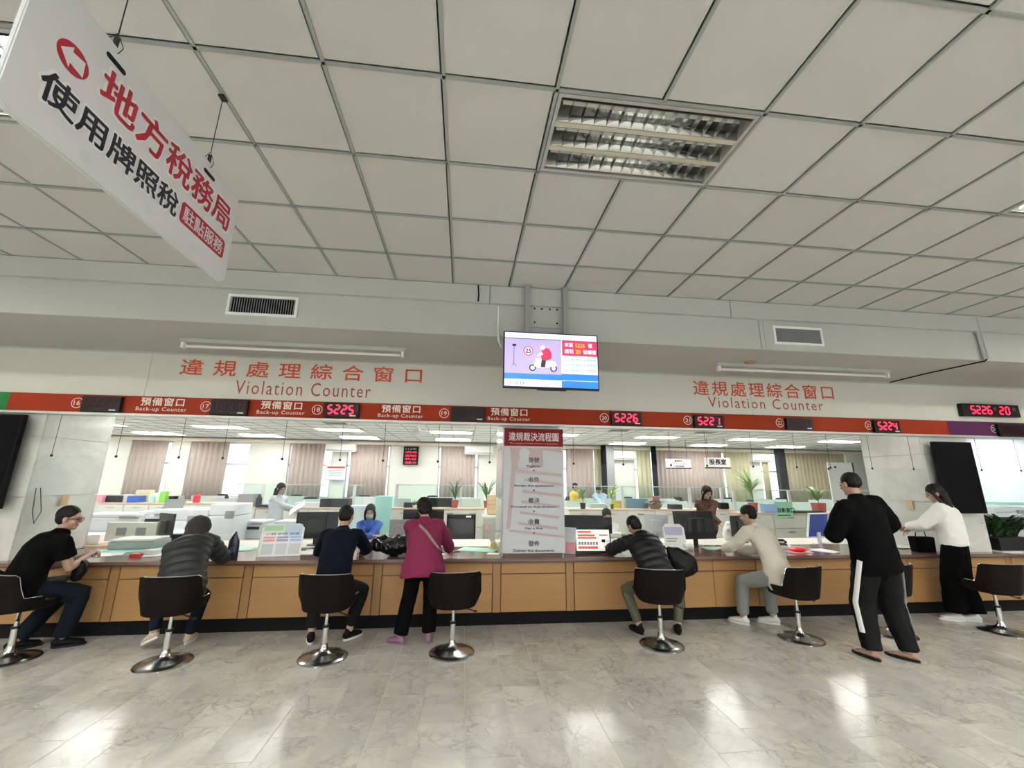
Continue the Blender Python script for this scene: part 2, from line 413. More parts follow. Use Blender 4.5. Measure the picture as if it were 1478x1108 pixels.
# recessed fittings
M_refl = mat('mirror reflector', (.62, .63, .63), .12, 1.0)
M_louver = mat('louver blade', (.55, .56, .56), .22, 1.0)
M_tubeoff = mat('unlit tube', (.80, .80, .77), .4)
M_tubelit = mat('lit tube', (1.0, .97, .90), .4, emit=HALL_TUBE)
M_fitbeige = mat('cream fitting strip', (.56, .54, .44), .5)
def troffer(i0, j0, lit, detail, label):
    x0 = GX0 + i0 * CELL + .014; y0 = GY0 + j0 * CELL + .014; w = 2 * CELL - .028; h = CELL - .028
    t = thing('ceiling_light', label, 'ceiling light', (x0 + w / 2, y0 + h / 2, ZC), 0, 'recessed fittings of the hall ceiling')
    f = MB(); r = .022
    for a, b in (((-w / 2, -h / 2), (w / 2, -h / 2 + r)), ((-w / 2, h / 2 - r), (w / 2, h / 2)), ((-w / 2, -h / 2 + r), (-w / 2 + r, h / 2 - r)), ((w / 2 - r, -h / 2 + r), (w / 2, h / 2 - r))):
        f.span((*a, -.004), (*b, .10))
    f.span((-w / 2 + r, -h / 2 + r, .10), (w / 2 - r, h / 2 - r, .11))
    f.build('frame', M_alu if detail else M_white, t)
    bw = (h - 2 * r) / 3
    for q in (-1, 0, 1):
        cy = q * bw; hb = bw / 2 - .018
        tb = MB(); tb.tube([(-w / 2 + .05, cy, .068), (w / 2 - .05, cy, .068)], .014, 8)
        tb.build('tube', M_tubelit if lit else M_tubeoff, t, smooth=True)
        if detail:
            rf = MB()
            prof = [(-hb, .0), (-hb * .8, .05), (-hb * .45, .088), (0, .094), (hb * .45, .088), (hb * .8, .05), (hb, 0)]
            vs = []; fs = []
            for a, z in prof:
                vs += [(-w / 2 + r, cy + a, z), (w / 2 - r, cy + a, z)]
            for n in range(len(prof) - 1): fs.append((2 * n, 2 * n + 1, 2 * n + 3, 2 * n + 2))
            rf.add(vs, fs); ro = rf.build('reflector', M_refl, t, smooth=True)
            sm = ro.modifiers.new('s', 'SOLIDIFY'); sm.thickness = .0015
            lv = MB(); nb = 15
            for n in range(1, nb):
                bx = -w / 2 + r + (w - 2 * r) * n / nb
                lv.poly([(-hb, .002), (hb, .002), (hb * .75, .045), (-hb * .75, .045)], .002, (bx, cy, 0), (0, 1, 0), ZU)
            for s in (-1, 1): lv.box((0, cy + s * hb, .008), (w - 2 * r, .003, .018))
            lv.build('louver', M_louver, t)
    if detail:
        for q in (-.5, .5):
            MB().box((0, q * bw, .004), (w - 2 * r, .034, .010)).build('divider', M_fitbeige, t)
names = {(3, 0): 'unlit recessed ceiling fitting with three mirrored louver bays', (-3, 0): 'lit ceiling fitting glaring past the hanging tax sign',
         (9, 0): 'lit ceiling fitting cut off by the photo edge beyond the unlit louvered one'}
for (i0, j0), lit in lights_cells.items():
    if i0 < -13 or i0 > 19: continue
    troffer(i0, j0, lit, (i0, j0) in names, names.get((i0, j0), 'lit recessed fitting of the hall ceiling outside the picture'))

beam = struct(MB().span((-9.2, 4.13, 3.158), (13, 5.42, ZC + .14)).build('ceiling_beam', M_beam))
edges = [-9.2, W(-40, 420, 4.1).x, W(707, 428, 4.1).x, W(1053, 445, 4.1).x, W(1409, 465, 4.1).x, 13]
for a, b in zip(edges[:-1], edges[1:]):
    MB().span((a + .004, 4.085, 3.522), (b - .004, 4.13, ZC - .006)).build('cornice_board', M_beam, beam, bev=.002)
MB().span((W(1097, 480, 4.12).x, 4.124, 3.17), (W(1097, 480, 4.12).x + .012, 4.13, 3.52)).build('joint_strip', M_tbar, beam)
MB().span((W(1100, 480, 4.12).x + .03, 4.122, 3.16), (W(1100, 480, 4.12).x + .9, 4.13, 3.50)).build('access_panel', M_beam, beam, bev=.002)

wall_front = struct(MB().span((-9.2, YW, 2.387), (13, YW + .12, 3.158)).build('wall_front', M_fascia))
for px in (213, 1080):
    x = W(px, 545, YW).x
    MB().span((x, YW - .003, 2.60), (x + .005, YW, 3.158)).build('seam', M_beam, wall_front)
MB().span((-9.2, YW - .006, 3.135), (13, YW, 3.158)).build('shadow_bead', M_beam, wall_front)
xg = W(13, 580, YW).x; xp = W(1365, 610, YW).x
for a, b, m in ((-9.2, xg, M_green), (xg, xp, M_orange), (xp, 13, M_purple)):
    MB().span((a, YW - .012, 2.389), (b, YW, 2.599)).build('colour_band', m, wall_front)
MB().span((-9.2, YW - .03, 2.358), (13, YW + .13, 2.387)).build('edge_trim', M_alu, wall_front, bev=.003)

# big letters
YT = YW - .001
def fl(txt, x0, x1, z0, z1, m, bold, y=YT, par=wall_front, space=1.0):
    return lettering(txt, m, par, (x0, y, z0), XU, ZU, w=x1 - x0, h=z1 - z0, bold=bold, space=space)
zh = '違規處理綜合窗口'
fl(zh, -3.53, -.60, 2.885, 3.085, M_redtext, .010, space=1.75)
fl('Violation Counter', -2.86, -1.23, 2.665, 2.84, M_browntext, .0, space=1.18)
fl(zh, 3.165, 5.34, 2.86, 3.07, M_redtext, .010, space=1.22)
fl('Violation Counter', 3.37, 5.14, 2.69, 2.84, M_browntext, .0, space=1.18)
YN = YW - .013
for px in (233, 406, 579, 735):
    c = W(px, 590, YN).x
    fl('預備窗口', c - .24, c + .24, 2.487, 2.585, M_cream, .012, YN, space=1.12)
    fl('Back-up Counter', c - .28, c + .28, 2.41, 2.47, M_cream, .0, YN, space=1.1)
def ringm(c, r, wdt, y):
    n = 28; A = []
    for rr in (r, r - wdt):
        A += [(c[0] + rr * math.cos(2 * PI * q / n), y, c[1] + rr * math.sin(2 * PI * q / n)) for q in range(n)]
    return MB().add(A, [(q, (q + 1) % n, (q + 1) % n + n, q + n) for q in range(n)])
for num, px in (('16', 107), ('17', 295), ('18', 457), ('19', 641), ('20', 872), ('21', 992), ('22', 1124), ('23', 1251), ('24', 1430)):
    c = W(px, 598, YN).x
    ringm((c, 2.495), .062, .007, YN - .001).build('number_ring', M_cream, wall_front)
    lettering(num, M_cream, wall_front, (c, YN, 2.468), XU, ZU, w=.068, h=.054, align='C')

# hall side and rear walls
wl = struct(MB().span((-9.4, -9, 0), (-9.2, 5.42, 4.1)).build('wall_left', M_white))
wr = struct(MB().span((13, -9, 0), (13.2, 5.4, 4.1)).build('wall_right', M_white))
# unseen glazed front behind the camera, added to let daylight into the hall
wbk = MB()
wbk.span((-9.4, -9.2, 3.3), (13.2, -9, 4.1)); wbk.span((-9.4, -9.2, 0), (13.2, -9, .12))
for x in (-9.3, -6.0, -2.7, .6, 3.9, 7.2, 10.5, 13.1): wbk.span((x - .15, -9.2, .12), (x + .15, -9, 3.3))
wbk = struct(wbk.build('wall_rear', M_white))
MB().span((-9.2, -9.11, .12), (13, -9.10, 3.3)).build('window_pane', M_glass, wbk)

# ------------------------------------------------------------------ pillars
def pillar(x0, x1):
    p = struct(MB().span((x0 + .02, YW + .06, 0), (x1 - .02, 6.26, ZO)).build('pillar', M_marble))
    zs = [0, .74, 1.42, 2.10, ZO - .02]
    for a, b in zip(zs[:-1], zs[1:]):
        MB().span((x0, YW + .04, a + .003), (x1, YW + .06, b - .003)).build('marble_slab', M_marble, p, bev=.002)
        MB().span((x0, 6.26, a + .003), (x1, 6.28, b - .003)).build('marble_slab', M_marble, p)
        for s, xx in ((0, x0), (1, x1 - .02)):
            MB().span((xx, YW + .063, a + .003), (xx + .02, 6.257, b - .003)).build('marble_slab', M_marble, p, bev=.002)
    return p
PILL = [pillar(-5.66, -4.89), pillar(.48, 1.24), pillar(6.685, 7.45)]

# ------------------------------------------------------------------ office shell
oc = MB().span((-14, YW + .12, ZO), (20, YB + .2, ZO + .15)); oc = struct(oc.build('ceiling_office', M_officeceil))
gl_ = MB()
for q in range(56): gl_.box((-13.7 + q * .606, 10.2, ZO - .004), (.02, 9.6, .008))
for q in range(16): gl_.box((3, 5.7 + q * .606, ZO - .004), (34, .02, .008))
gl_.build('ceiling_grid', M_tbar, oc)['kind'] = 'stuff'
struct(MB().span((-14.2, YW, 0), (-14, YB + .2, ZO + .1)).build('wall_office_left', M_officewall))
struct(MB().span((20, YW, 0), (20.2, YB + .2, ZO + .1)).build('wall_office_right', M_officewall))
struct(MB().span((13.2, 9.8, 0), (20, 9.95, ZO)).build('wall_partition', mat('pale blue wall', (.78, .84, .90), .5)))
struct(MB().span((-14, YW + .1, ZO - .01), (20, YW + .12, ZO + .8)).build('wall_head', M_officewall))
# window openings in the back wall: (px range at Y=15)
def bx(px): return W(px, 670, YB).x
wins = [(bx(183), bx(243)), (bx(270), bx(358)), (bx(415), bx(479)), (bx(499), bx(563)), (bx(632), bx(691)), (bx(770), bx(866)), (bx(915), bx(1082)), (bx(1097), bx(1222))]
bw_ = MB(); z0, z1 = .98, 2.80; xs = -14
for a, b in wins:
    bw_.span((xs, YB, z0), (a, YB + .2, z1)); xs = b
bw_.span((xs, YB, z0), (20, YB + .2, z1)); bw_.span((-14, YB, 0), (20, YB + .2, z0)); bw_.span((-14, YB, z1), (20, YB + .2, ZO + .1))
wall_back = struct(bw_.build('wall_back', M_officewall))
for n, (a, b) in enumerate(wins):
    f = MB()
    for xx in (a, b - .05, (a + b) / 2 - .025): f.span((xx, YB + .06, z0), (xx + .05, YB + .12, z1))
    for zz in (z0, z1 - .05, 2.05): f.span((a, YB + .06, zz), (b, YB + .12, zz + .05))
    f = struct(f.build('window_%d' % (n + 1), M_alu))
    MB().span((a, YB + .085, z0), (b, YB + .092, z1)).build('window_pane', M_glass, f)
    MB().span((a - .06, YB - .05, z0 - .05), (b + .06, YB, z0)).build('window_sill', M_white, f)
MB().span((-14, YB - .14, 2.80), (20, YB - .02, 2.90)).build('curtain_box', mat('cream pelmet', (.80, .72, .60), .6), wall_back)
for zz in (1.55, 2.2): MB().span((bx(358), YB - .004, zz), (bx(414), YB, zz + .012)).build('wall_seam', M_beige, wall_back)
for zz in (1.55,): MB().span((bx(564), YB - .004, zz), (bx(631), YB, zz + .012)).build('wall_seam', M_beige, wall_back)

def curtain(px0, px1, m, label, y=YB - .09, ztop=2.80, zbot=.92, waves=None):
    a, b = bx(px0), bx(px1); w = b - a; waves = waves or max(3, round(w / .16)); n = waves * 8
    vs = []; fs = []
    for r_, z in enumerate((zbot, (zbot + ztop) / 2, ztop)):
        for q in range(n + 1):
            t = q / n
            vs.append((a + w * t, y + .035 * math.sin(t * waves * 2 * PI + r_ * .35) + .012 * math.sin(t * 17 + r_), z))
    for r_ in range(2):
        for q in range(n): k = r_ * (n + 1) + q; fs.append((k, k + 1, k + n + 2, k + n + 1))
    o = MB().add(vs, fs).build('curtain', m, smooth=True); s = o.modifiers.new('s', 'SOLIDIFY'); s.thickness = .004
    tag(o, label, 'curtain', 'curtains on the office windows'); return o
curtain(187, 240, M_cur_p, 'rose striped curtain nearest the left marble pillar, drawn across its window')
curtain(275, 329, M_cur_p, 'rose curtain beside a bright uncovered strip of window')
curtain(420, 468, M_cur_p, 'rose curtain behind the long-haired clerk reading a paper')
curtain(506, 560, M_cur_p, 'rose curtain between the notice poster and the wall clock panel')
curtain(636, 686, M_cur_p, 'rose curtain partly behind the air conditioner near the flow chart board')
curtain(818, 856, M_cur_p, 'rose curtain seen just beside the flow chart board')
curtain(857, 866, M_cur_y, 'narrow yellow curtain strip next to a black post')
curtain(918, 938, M_cur_y, 'pale yellow curtain left of the wide rose curtain')
curtain(943, 1041, M_cur_p, 'wide rose curtain behind two hanging name signs')
curtain(1044, 1080, M_cur_y, 'yellow green curtain right of the calligraphy name sign')
curtain(1098, 1106, M_cur_y, 'thin yellow curtain edge beside a bare bright window')
curtain(1126, 1216, M_cur_o, 'sand coloured curtain behind the green paper notice')
for a, b, m, nm in ((866, 870, M_blackmatt, 'black post'), (871, 882, M_grey, 'grey pillar'), (938, 942, M_blackmatt, 'thin black post'), (1115, 1125, M_darkgrey, 'dark window post')):
    tag(struct(MB().span((bx(a), YB - .35, 0), (bx(b), YB - .15, 2.93)).build('pillar_post', m)))

# office fittings
M_panel = mat('lit office panel', (1.0, .99, .95), .5, emit=OFFICE_TUBE)
fit = MB(); fit.box((0, 0, -.012), (1.2, .6, .024))
k = 0
proto = None
for r_, y in enumerate((6.9, 9.2, 11.5, 13.8)):
    for c_, x in enumerate((-12.4, -9.4, -6.4, -3.4, -.4, 2.6, 5.6, 8.6, 11.6, 14.6, 17.6)):
        if r_ == 0:
            if c_ not in (1, 3, 5, 7): continue
            x = (0, -9.4, 0, -4.5, 0, .4, 0, 4.4)[c_]  # last panel is added to brighten the side of the right pillar
        if x > 13 and (y > 9.5 or x > 16): continue
        lab = 'lit office ceiling panel, %s row from the counter, %s' % (('nearest', 'second', 'third', 'farthest')[r_], ('by the side wall', 'beyond the left pillar', 'behind the left pillar top', 'over the long-haired clerk', 'over the wall clock panel', 'over the flow chart board', 'over the masked clerk bay', 'over the green notice bay', 'behind the right pillar', 'over the copier bay', 'beyond the copier bay')[c_])
        if proto is None:
            proto = thing('office_light', lab, 'ceiling light', (x, y, ZO - .004), 0, 'office ceiling panels')
            fr = MB()
            for a, b in (((-.6, -.3), (.6, -.27)), ((-.6, .27), (.6, .3)), ((-.6, -.27), (-.57, .27)), ((.57, -.27), (.6, .27))): fr.span((*a, -.03), (*b, 0))
            fr.build('frame', M_white, proto); MB().box((0, 0, -.010), (1.14, .54, .012)).build('diffuser', M_panel, proto)
        else: copy_thing(proto, (x, y, ZO - .004), 0, lab)
# ------------------------------------------------------------------ the long service counter
ct = thing('service_counter', 'long oak fronted service counter with recessed black toe kick', 'counter', (0, 5.3, 0))
def C(mb, name, m, par=ct, **k): return mb.build(name, m, par, origin=(0, 5.3, 0), **k)
C(MB().span((-7.2, 5.32, 0), (11.5, 5.336, .155)), 'toe_kick', M_blackmatt)
C(MB().span((-7.2, 5.275, .15), (11.5, 5.336, .705)), 'carcass', M_walnut)
st = [-6.58, -5.16, -3.74, -2.37, -.953, .431, 1.322, 2.72, 3.82, 5.2, 6.6, 7.55, 8.9, 10.3, 11.4]
lines_ = {7: 3.181 }
for x in st:
    C(MB().span((x - .044, 5.256, .152), (x + .044, 5.275, .703)), 'stile', M_stile, bev=.0015)
for a, b in zip(st[:-1], st[1:]):
    a += .052; b -= .052
    cuts = [a, b]
    if abs(a - 2.772) < .01: cuts = [a, 3.181, b]
    if abs(a - 5.252) < .01: cuts = [a, 5.98, b]
    for q, w in zip(cuts[:-1], cuts[1:]):
        C(MB().span((q + .003, 5.254, .575), (w - .003, 5.275, .700)), 'drawer_front', M_wood, bev=.0015)
        C(MB().span((q + .003, 5.254, .155), (w - .003, 5.275, .565)), 'door_panel', M_wood, bev=.0015)
wt = thing('worktop', 'polished brown worktop running the whole length of the service counter', 'worktop', (0, 5.2, .72))
sl_ = MB().span((-7.25, 5.20, .706), (11.6, 5.336, .754))
for a, b in ((-7.25, -5.665), (-4.885, .475), (1.245, 6.68), (7.455, 11.6)): sl_.span((a, 5.3361, .706), (b, 6.10, .754))
sl_.build('slab', M_worktop, wt, origin=(0, 5.2, .72))
MB().span((-7.25, 5.197, .706), (11.6, 5.2, .722)).build('edge_strip', M_walnut, wt, origin=(0, 5.2, .72))
ZT = .754
# clerks' desks on the office side
for a, b, lab in ((-4.85, .44, 'pale clerk desk behind the worktop between the left and middle pillars'), (1.28, 6.64, 'pale clerk desk behind the worktop between the middle and right pillars'), (7.5, 11.4, 'pale clerk desk behind the fern planter')):
    d = thing('clerk_desk', lab, 'desk', ((a + b) / 2, 6.5, 0))
    o_ = ((a + b) / 2, 6.5, 0)
    MB().span((a, 6.11, .70), (b, 6.95, .735)).build('desk_top', M_clerkdesk, d, origin=o_, bev=.003)
    n = max(2, round((b - a) / 1.8))
    for q in range(n + 1):
        x = a + .03 + (b - a - .06) * q / n
        MB().span((x - .02, 6.13, 0), (x + .02, 6.93, .70)).build('side_panel', M_beige, d, origin=o_)

# ------------------------------------------------------------------ bar stools with wrap-around backs
def make_stool(label, loc, rz):
    t = thing('swivel_stool', label, 'stool', loc, rz, 'swivel stools along the counter')
    MB().lathe((0, 0, 0), [(.222, 0), (.225, .006), (.218, .014), (.17, .026), (.10, .042), (.055, .062), (.036, .09), (.031, .12)], 40).build('base', M_chrome_b, t, smooth=True)
    MB().tube([(0, 0, .10), (0, 0, .27)], .027, 20).build('lower_pole', M_chrome, t, smooth=True)
    MB().tube([(0, 0, .265), (0, 0, .285)], .031, 20).build('pole_collar', M_black, t, smooth=True)
    MB().tube([(0, 0, .28), (0, 0, .43)], .017, 16).build('upper_pole', M_chrome, t, smooth=True)
    lv = MB(); lv.tube([(.03, 0, .415), (.12, -.03, .405), (.20, -.05, .385)], .006, 8); lv.ell((.215, -.055, .381), (.022, .012, .009)); lv.build('lever', M_black, t, smooth=True)
    MB().span((-.09, -.09, .418), (.09, .09, .436)).build('seat_plate', M_blackmatt, t, bev=.003)
    # cushion
    prof = [(.10, .434), (.195, .438), (.225, .455), (.232, .485), (.222, .512), (.18, .525), (.06, .528)]
    s = MB(); rings = []
    for r, z in prof:
        rings.append([(r * math.copysign(abs(math.cos(a)) ** .75, math.cos(a)) * .98, r * math.copysign(abs(math.sin(a)) ** .75, math.sin(a)) + .015, z) for a in [2 * PI * q / 36 for q in range(36)]])
    s.loft(rings); s.build('seat', M_brown, t, smooth=True)
    # wrap-around back: sweep from one front corner round the rear to the other
    def shell(off, z_lo, z_hi_f):
        rows = []
        for q in range(33):
            u = -1 + 2 * q / 32; a = math.radians(u * 108)
            z1 = z_hi_f(u); col = []
            for k in range(7):
                f = k / 6; z = z_lo(u) + (z1 - z_lo(u)) * f
                R_ = .212 + .052 * f ** .8 + off
                ex = .82
                x = R_ * math.copysign(abs(math.sin(a)) ** ex, math.sin(a)) * 1.0; y = -R_ * math.copysign(abs(math.cos(a)) ** ex, math.cos(a)) * .92 - .01 * f
                col.append((x, y, z))
            rows.append(col)
        return rows
    lo = lambda u: .438 + .03 * abs(u) ** 3
    def hi(u):
        f = min(1, max(0, (abs(u) - .60) / .16)); f = f * f * (3 - 2 * f)
        return .780 - .012 * (abs(u) / .6) ** 2 * (1 - f) - .215 * f - .02 * max(0, abs(u) - .76)
    outer = shell(.012, lo, hi); inner = shell(-.018, lo, hi)
    b = MB(); rings = []
    for ro, ri in zip(outer, inner):
        rings.append(ro + ri[::-1])
    b.loft(rings); b.build('backrest', M_brown, t, smooth=True, bev=.006)
    rim = [((Vector(ro[-1]) + Vector(ri[-1])) / 2 + Vector((0, 0, .002))) for ro, ri in zip(outer, inner)]
    MB().tube(rim[1:-1], (.0055), 8).build('chrome_rim', M_chrome, t, smooth=True)
    return t
stools = [((-4.12, 4.74), -35, 'brown stool under the man in black at the far left end'),
          ((-2.67, 4.55), 3, 'brown stool under the person in the hooded grey puffer coat'),
          ((-1.274, 4.555), -4, 'brown stool under the man in the navy jacket'),
          ((-.058, 4.565), 4, 'empty brown stool behind the woman in the magenta jacket'),
          ((2.12, 4.573), -13, 'brown stool under the person in the black puffer jacket'),
          ((3.745, 4.614), 14, 'brown stool under the man in the cream sweater'),
          ((4.93, 4.66), 6, 'empty stool mostly hidden behind the standing man in striped track trousers'),
          ((6.326, 4.617), -6, 'empty brown stool beside the woman in the white sweater')]
s0 = None
for (x, y), a, lab in stools:
    if s0 is None: s0 = make_stool(lab, (x, y, 0), math.radians(a))
    else: copy_thing(s0, (x, y, 0), math.radians(a), lab)

# ------------------------------------------------------------------ hanging tax office sign, text facing +X
SX = -1.3947; y0, y1, z0_, z1_ = 1.13, 2.300, 2.735, 3.285
sg = thing('hanging_sign', 'white acrylic sign with red and black Chinese lettering hung from the ceiling', 'sign', (SX, (y0 + y1) / 2, z0_))
def S(mb, name, m, **k): return mb.build(name, m, sg, origin=(SX, (y0 + y1) / 2, z0_), **k)
def rrect(a0, a1, b0, b1, r, n=6):
    P = []
    for cx, cy, s in ((a1 - r, b0 + r, -90), (a1 - r, b1 - r, 0), (a0 + r, b1 - r, 90), (a0 + r, b0 + r, 180)):
        for q in range(n + 1): t = math.radians(s + 90 * q / n); P.append((cx + r * math.cos(t), cy + r * math.sin(t)))
    return P
S(MB().poly(rrect(y0, y1, z0_, z1_, .045), .020, (SX - .020, 0, 0), (0, 1, 0), ZU), 'sign_board', M_signwhite)
S(MB().poly(rrect(y0 - .003, y1 + .003, z0_ - .003, z1_ + .003, .047), .010, (SX - .015, 0, 0), (0, 1, 0), ZU), 'edge_trim', M_lightgrey)
YV = (0, 1, 0)
for ya, yb in ((1.380, 1.468), (1.974, 2.066)):
    S(MB().poly(rrect(ya, yb, z1_ - .074, z1_ - .052, .0105), .0015, (SX, 0, 0), YV, ZU), 'hanging_slot', M_black)
def sl(txt, a, b, za, zb, m, bold, off=.0016, space=1.0, name='lettering'):
    o_ = lettering(txt, m, sg, (SX, a, za), YV, ZU, w=b - a, h=zb - za, bold=bold, space=space, thick=off, name=name)
    for v in o_.data.vertices: v.co -= Vector((SX, (y0 + y1) / 2, z0_))
sl('地方稅務局', 1.388, 2.250, 3.018, 3.190, M_signhalo, .05, .0008, 1.0, 'letter_halo')
sl('地方稅務局', 1.395, 2.243, 3.025, 3.183, M_signred, .022, .0016, 1.0)
sl('使用牌照稅', 1.211, 1.867, 2.846, 2.972, M_signhalo, .05, .0008, 1.0, 'letter_halo')
sl('使用牌照稅', 1.218, 1.860, 2.852, 2.966, M_signblack, .022, .0016, 1.0)
S(MB().poly(rrect(1.885, 2.245, 2.858, 2.967, .022), .001, (SX, 0, 0), YV, ZU), 'label_panel', M_signred)
sl('駐點服務', 1.905, 2.226, 2.872, 2.953, M_signwhite, .014, .0020)
# round badge with arrow
n = 30; cy_, cz_ = 1.286, 3.070
S(MB().poly([(cy_ + .058 * math.cos(2 * PI * q / n), cz_ + .054 * math.sin(2 * PI * q / n)) for q in range(n)], .001, (SX, 0, 0), YV, ZU), 'badge', M_signred)
S(MB().poly([(cy_ - .046, cz_ + .0), (cy_ - .008, cz_ - .042), (cy_ - .008, cz_ - .022), (cy_ + .042, cz_ - .030), (cy_ + .038, cz_ + .030), (cy_ - .008, cz_ + .022), (cy_ - .008, cz_ + .042)], .0008, (SX + .001, 0, 0), YV, ZU), 'arrow', M_signwhite)
for yy in (1.416, 1.713, 2.012):
    S(MB().poly([(yy + .022 * math.cos(2 * PI * q / 18), 2.790 + .022 * math.sin(2 * PI * q / 18)) for q in range(18)], .001, (SX, 0, 0), YV, ZU), 'faded_sticker', M_lightgrey)
for yt, yb_ in ((1.405, 1.412), (2.017, 2.012)):
    w_ = MB(); zt = z1_ - .03
    w_.tube([(SX - .01, yt, ZC - .01), (SX - .01, yb_, zt + .10)], .0022, 6)
    for s in (-1, 1): w_.tube([(SX - .01, yb_, zt + .10), (SX - .01 + s * .012, yb_ + s * .02, zt + .05), (SX - .01 + s * .013, yb_ + s * .006, zt + .01), (SX - .01, yb_, zt)], .0016, 6)
    w_.box((SX - .01, yb_, zt + .055), (.012, .012, .05)); w_.box((SX - .01, yt, ZC - .014), (.03, .04, .012))
    S(w_, 'suspension_wire', M_wire)

# ------------------------------------------------------------------ ceiling hung television
M_scr_w = mat('screen white', (.80, .83, .98), .3, emit=.42)
M_scr_l = mat('screen lavender', (.50, .42, .82), .3, emit=.42)
M_scr_lt = mat('screen list', (.72, .80, .95), .3, emit=.42)
M_scr_b = mat('screen blue', (.02, .22, .72), .3, emit=.42)
M_scr_r = mat('screen red', (.90, .04, .12), .3, emit=.42)
M_scr_y = mat('screen yellow', (1.0, .60, .02), .3, emit=.45)
M_scr_k = mat('screen dark', (.03, .03, .06), .3, emit=.3)
M_scr_g = mat('screen grey text', (.22, .30, .55), .3, emit=.5)
YTV = 3.96
tv = thing('hanging_television', 'wide television on two ceiling poles showing a scooter and queue numbers', 'television', (.85, YTV, 2.57))
def T(mb, name, m, **k): return mb.build(name, m, tv, origin=(.85, YTV, 2.57), **k)
TX0, TX1, TZ0, TZ1 = .352, 1.346, 2.568, 3.165
T(MB().span((TX0, YTV, TZ0), (TX1, YTV + .045, TZ1)), 'casing', M_black, bev=.004)
T(MB().span((TX0 + .2, YTV + .045, TZ0 + .1), (TX1 - .2, YTV + .085, TZ1 - .1)), 'rear_cover', M_black, bev=.01)
for x in (.607, 1.022): T(MB().span((x - .028, YTV + .05, 2.75), (x + .028, YTV + .095, ZC)), 'ceiling_pole', M_grey, bev=.002)
T(MB().span((.63, YTV + .06, 2.80), (1.0, YTV + .09, 2.84)), 'cross_bar', M_grey)
T(MB().span((.70, YTV + .005, TZ0 - .014), (1.0, YTV + .03, TZ0)), 'sensor_strip', M_black, bev=.002)
SW, SH = TX1 - TX0 - .024, TZ1 - TZ0 - .03
def scr(a, b, c, d, m, name, lay=1, par=None):        # rectangle in fractions of the screen
    x0 = TX0 + .012; z0 = TZ0 + .018
    return T(MB().span((x0 + a * SW, YTV - .0008 * lay, z0 + c * SH), (x0 + b * SW, YTV - .0008 * (lay - 1), z0 + d * SH)), name, m)
scr(0, 1, 0, 1, M_scr_w, 'screen')
scr(0, .605, .235, .885, M_scr_l, 'screen_picture', 2)
scr(0, .605, .13, .235, M_scr_b, 'screen_band', 2)
scr(0, .605, .883, .895, M_scr_k, 'screen_rule', 3)
scr(.615, 1, .60, .895, M_scr_r, 'screen_call_box', 2)
scr(.615, 1, .27, .58, M_scr_lt, 'screen_list', 2)
scr(.605, 1, .135, .255, M_scr_b, 'screen_notice', 2); scr(.605, 1, .0, .125, M_scr_b, 'screen_notice', 2)
def tl_(txt, a, b, c, d, m, bold=.0):
    x0 = TX0 + .012; z0 = TZ0 + .018
    o_ = lettering(txt, m, tv, (x0 + a * SW - .85, YTV - .0045 - YTV, z0 + c * SH - 2.57), XU, ZU, w=(b - a) * SW, h=(d - c) * SH, bold=bold, thick=.0005)
tl_('來賓', .64, .735, .765, .85, M_scr_w, .02); tl_('5226', .76, .865, .765, .84, M_scr_y, .02); tl_('號', .90, .945, .765, .85, M_scr_w, .02)
tl_('請到', .64, .735, .64, .725, M_scr_w, .02); tl_('20', .76, .815, .64, .72, M_scr_y, .02); tl_('號櫃檯', .845, .985, .64, .725, M_scr_w, .02)
for q, s in enumerate(('5225 號 請到 18 號櫃檯', '5224 號 請到 23 號櫃檯', '5221 號 請到 21 號櫃檯')):
    tl_(s, .63, .98, .505 - q * .10, .550 - q * .10, M_scr_g)
tl_('Violation Counter', .15, .32, .925, .96, M_scr_g)
tl_('21:12:14', .02, .21, .035, .085, M_scr_k)
# scooter rider picture, flat
def disc(cx, cz, r, m, name, lay=3, n=20, rz=1.0):
    x0 = TX0 + .012; z0 = TZ0 + .018
    T(MB().poly([(x0 + cx * SW + r * math.cos(2 * PI * q / n), z0 + cz * SH + r * rz * math.sin(2 * PI * q / n)) for q in range(n)], .0006, (0, YTV - .0008 * lay, 0), XU, ZU), name, m)
def pg(pts, m, name, lay=3):
    x0 = TX0 + .012; z0 = TZ0 + .018
    T(MB().poly([(x0 + a * SW, z0 + b * SH) for a, b in pts], .0006, (0, YTV - .0008 * lay, 0), XU, ZU), name, m)
for cx in (.295, .52): disc(cx, .345, .036, M_scr_k, 'picture_wheel', 3); disc(cx, .345, .022, M_scr_w, 'picture_hub', 4)
pg([(.33, .52), (.36, .53), (.37, .40), (.45, .36), (.55, .39), (.54, .47), (.44, .47), (.41, .35), (.35, .35), (.31, .38)], M_scr_w, 'picture_scooter', 4)
pg([(.39, .50), (.44, .49), (.43, .36), (.38, .36)], M_scr_k, 'picture_leg', 5)
pg([(.385, .66), (.42, .73), (.47, .72), (.50, .63), (.50, .53), (.43, .47), (.39, .50)], M_scr_r, 'picture_rider', 5)
pg([(.39, .66), (.34, .58), (.36, .56), (.41, .60)], M_scr_w, 'picture_arm', 6)
disc(.405, .73, .024, M_scr_w, 'picture_helmet', 6)
disc(.25, .66, .052, M_scr_r, 'picture_sign', 3); disc(.25, .66, .042, M_scr_w, 'picture_sign_face', 4)
tl_('25', .220, .280, .62, .70, M_scr_k, .03)
disc(.10, .76, .022, M_scr_k, 'picture_camera', 3, rz=.6); pg([(.095, .76), (.10, .76), (.10, .40), (.095, .40)], M_scr_k, 'picture_tripod', 3)
pg([(.097, .42), (.07, .36), (.075, .36), (.10, .41)], M_scr_k, 'picture_tripod', 3); pg([(.097, .42), (.13, .36), (.125, .36), (.095, .41)], M_scr_k, 'picture_tripod', 3)
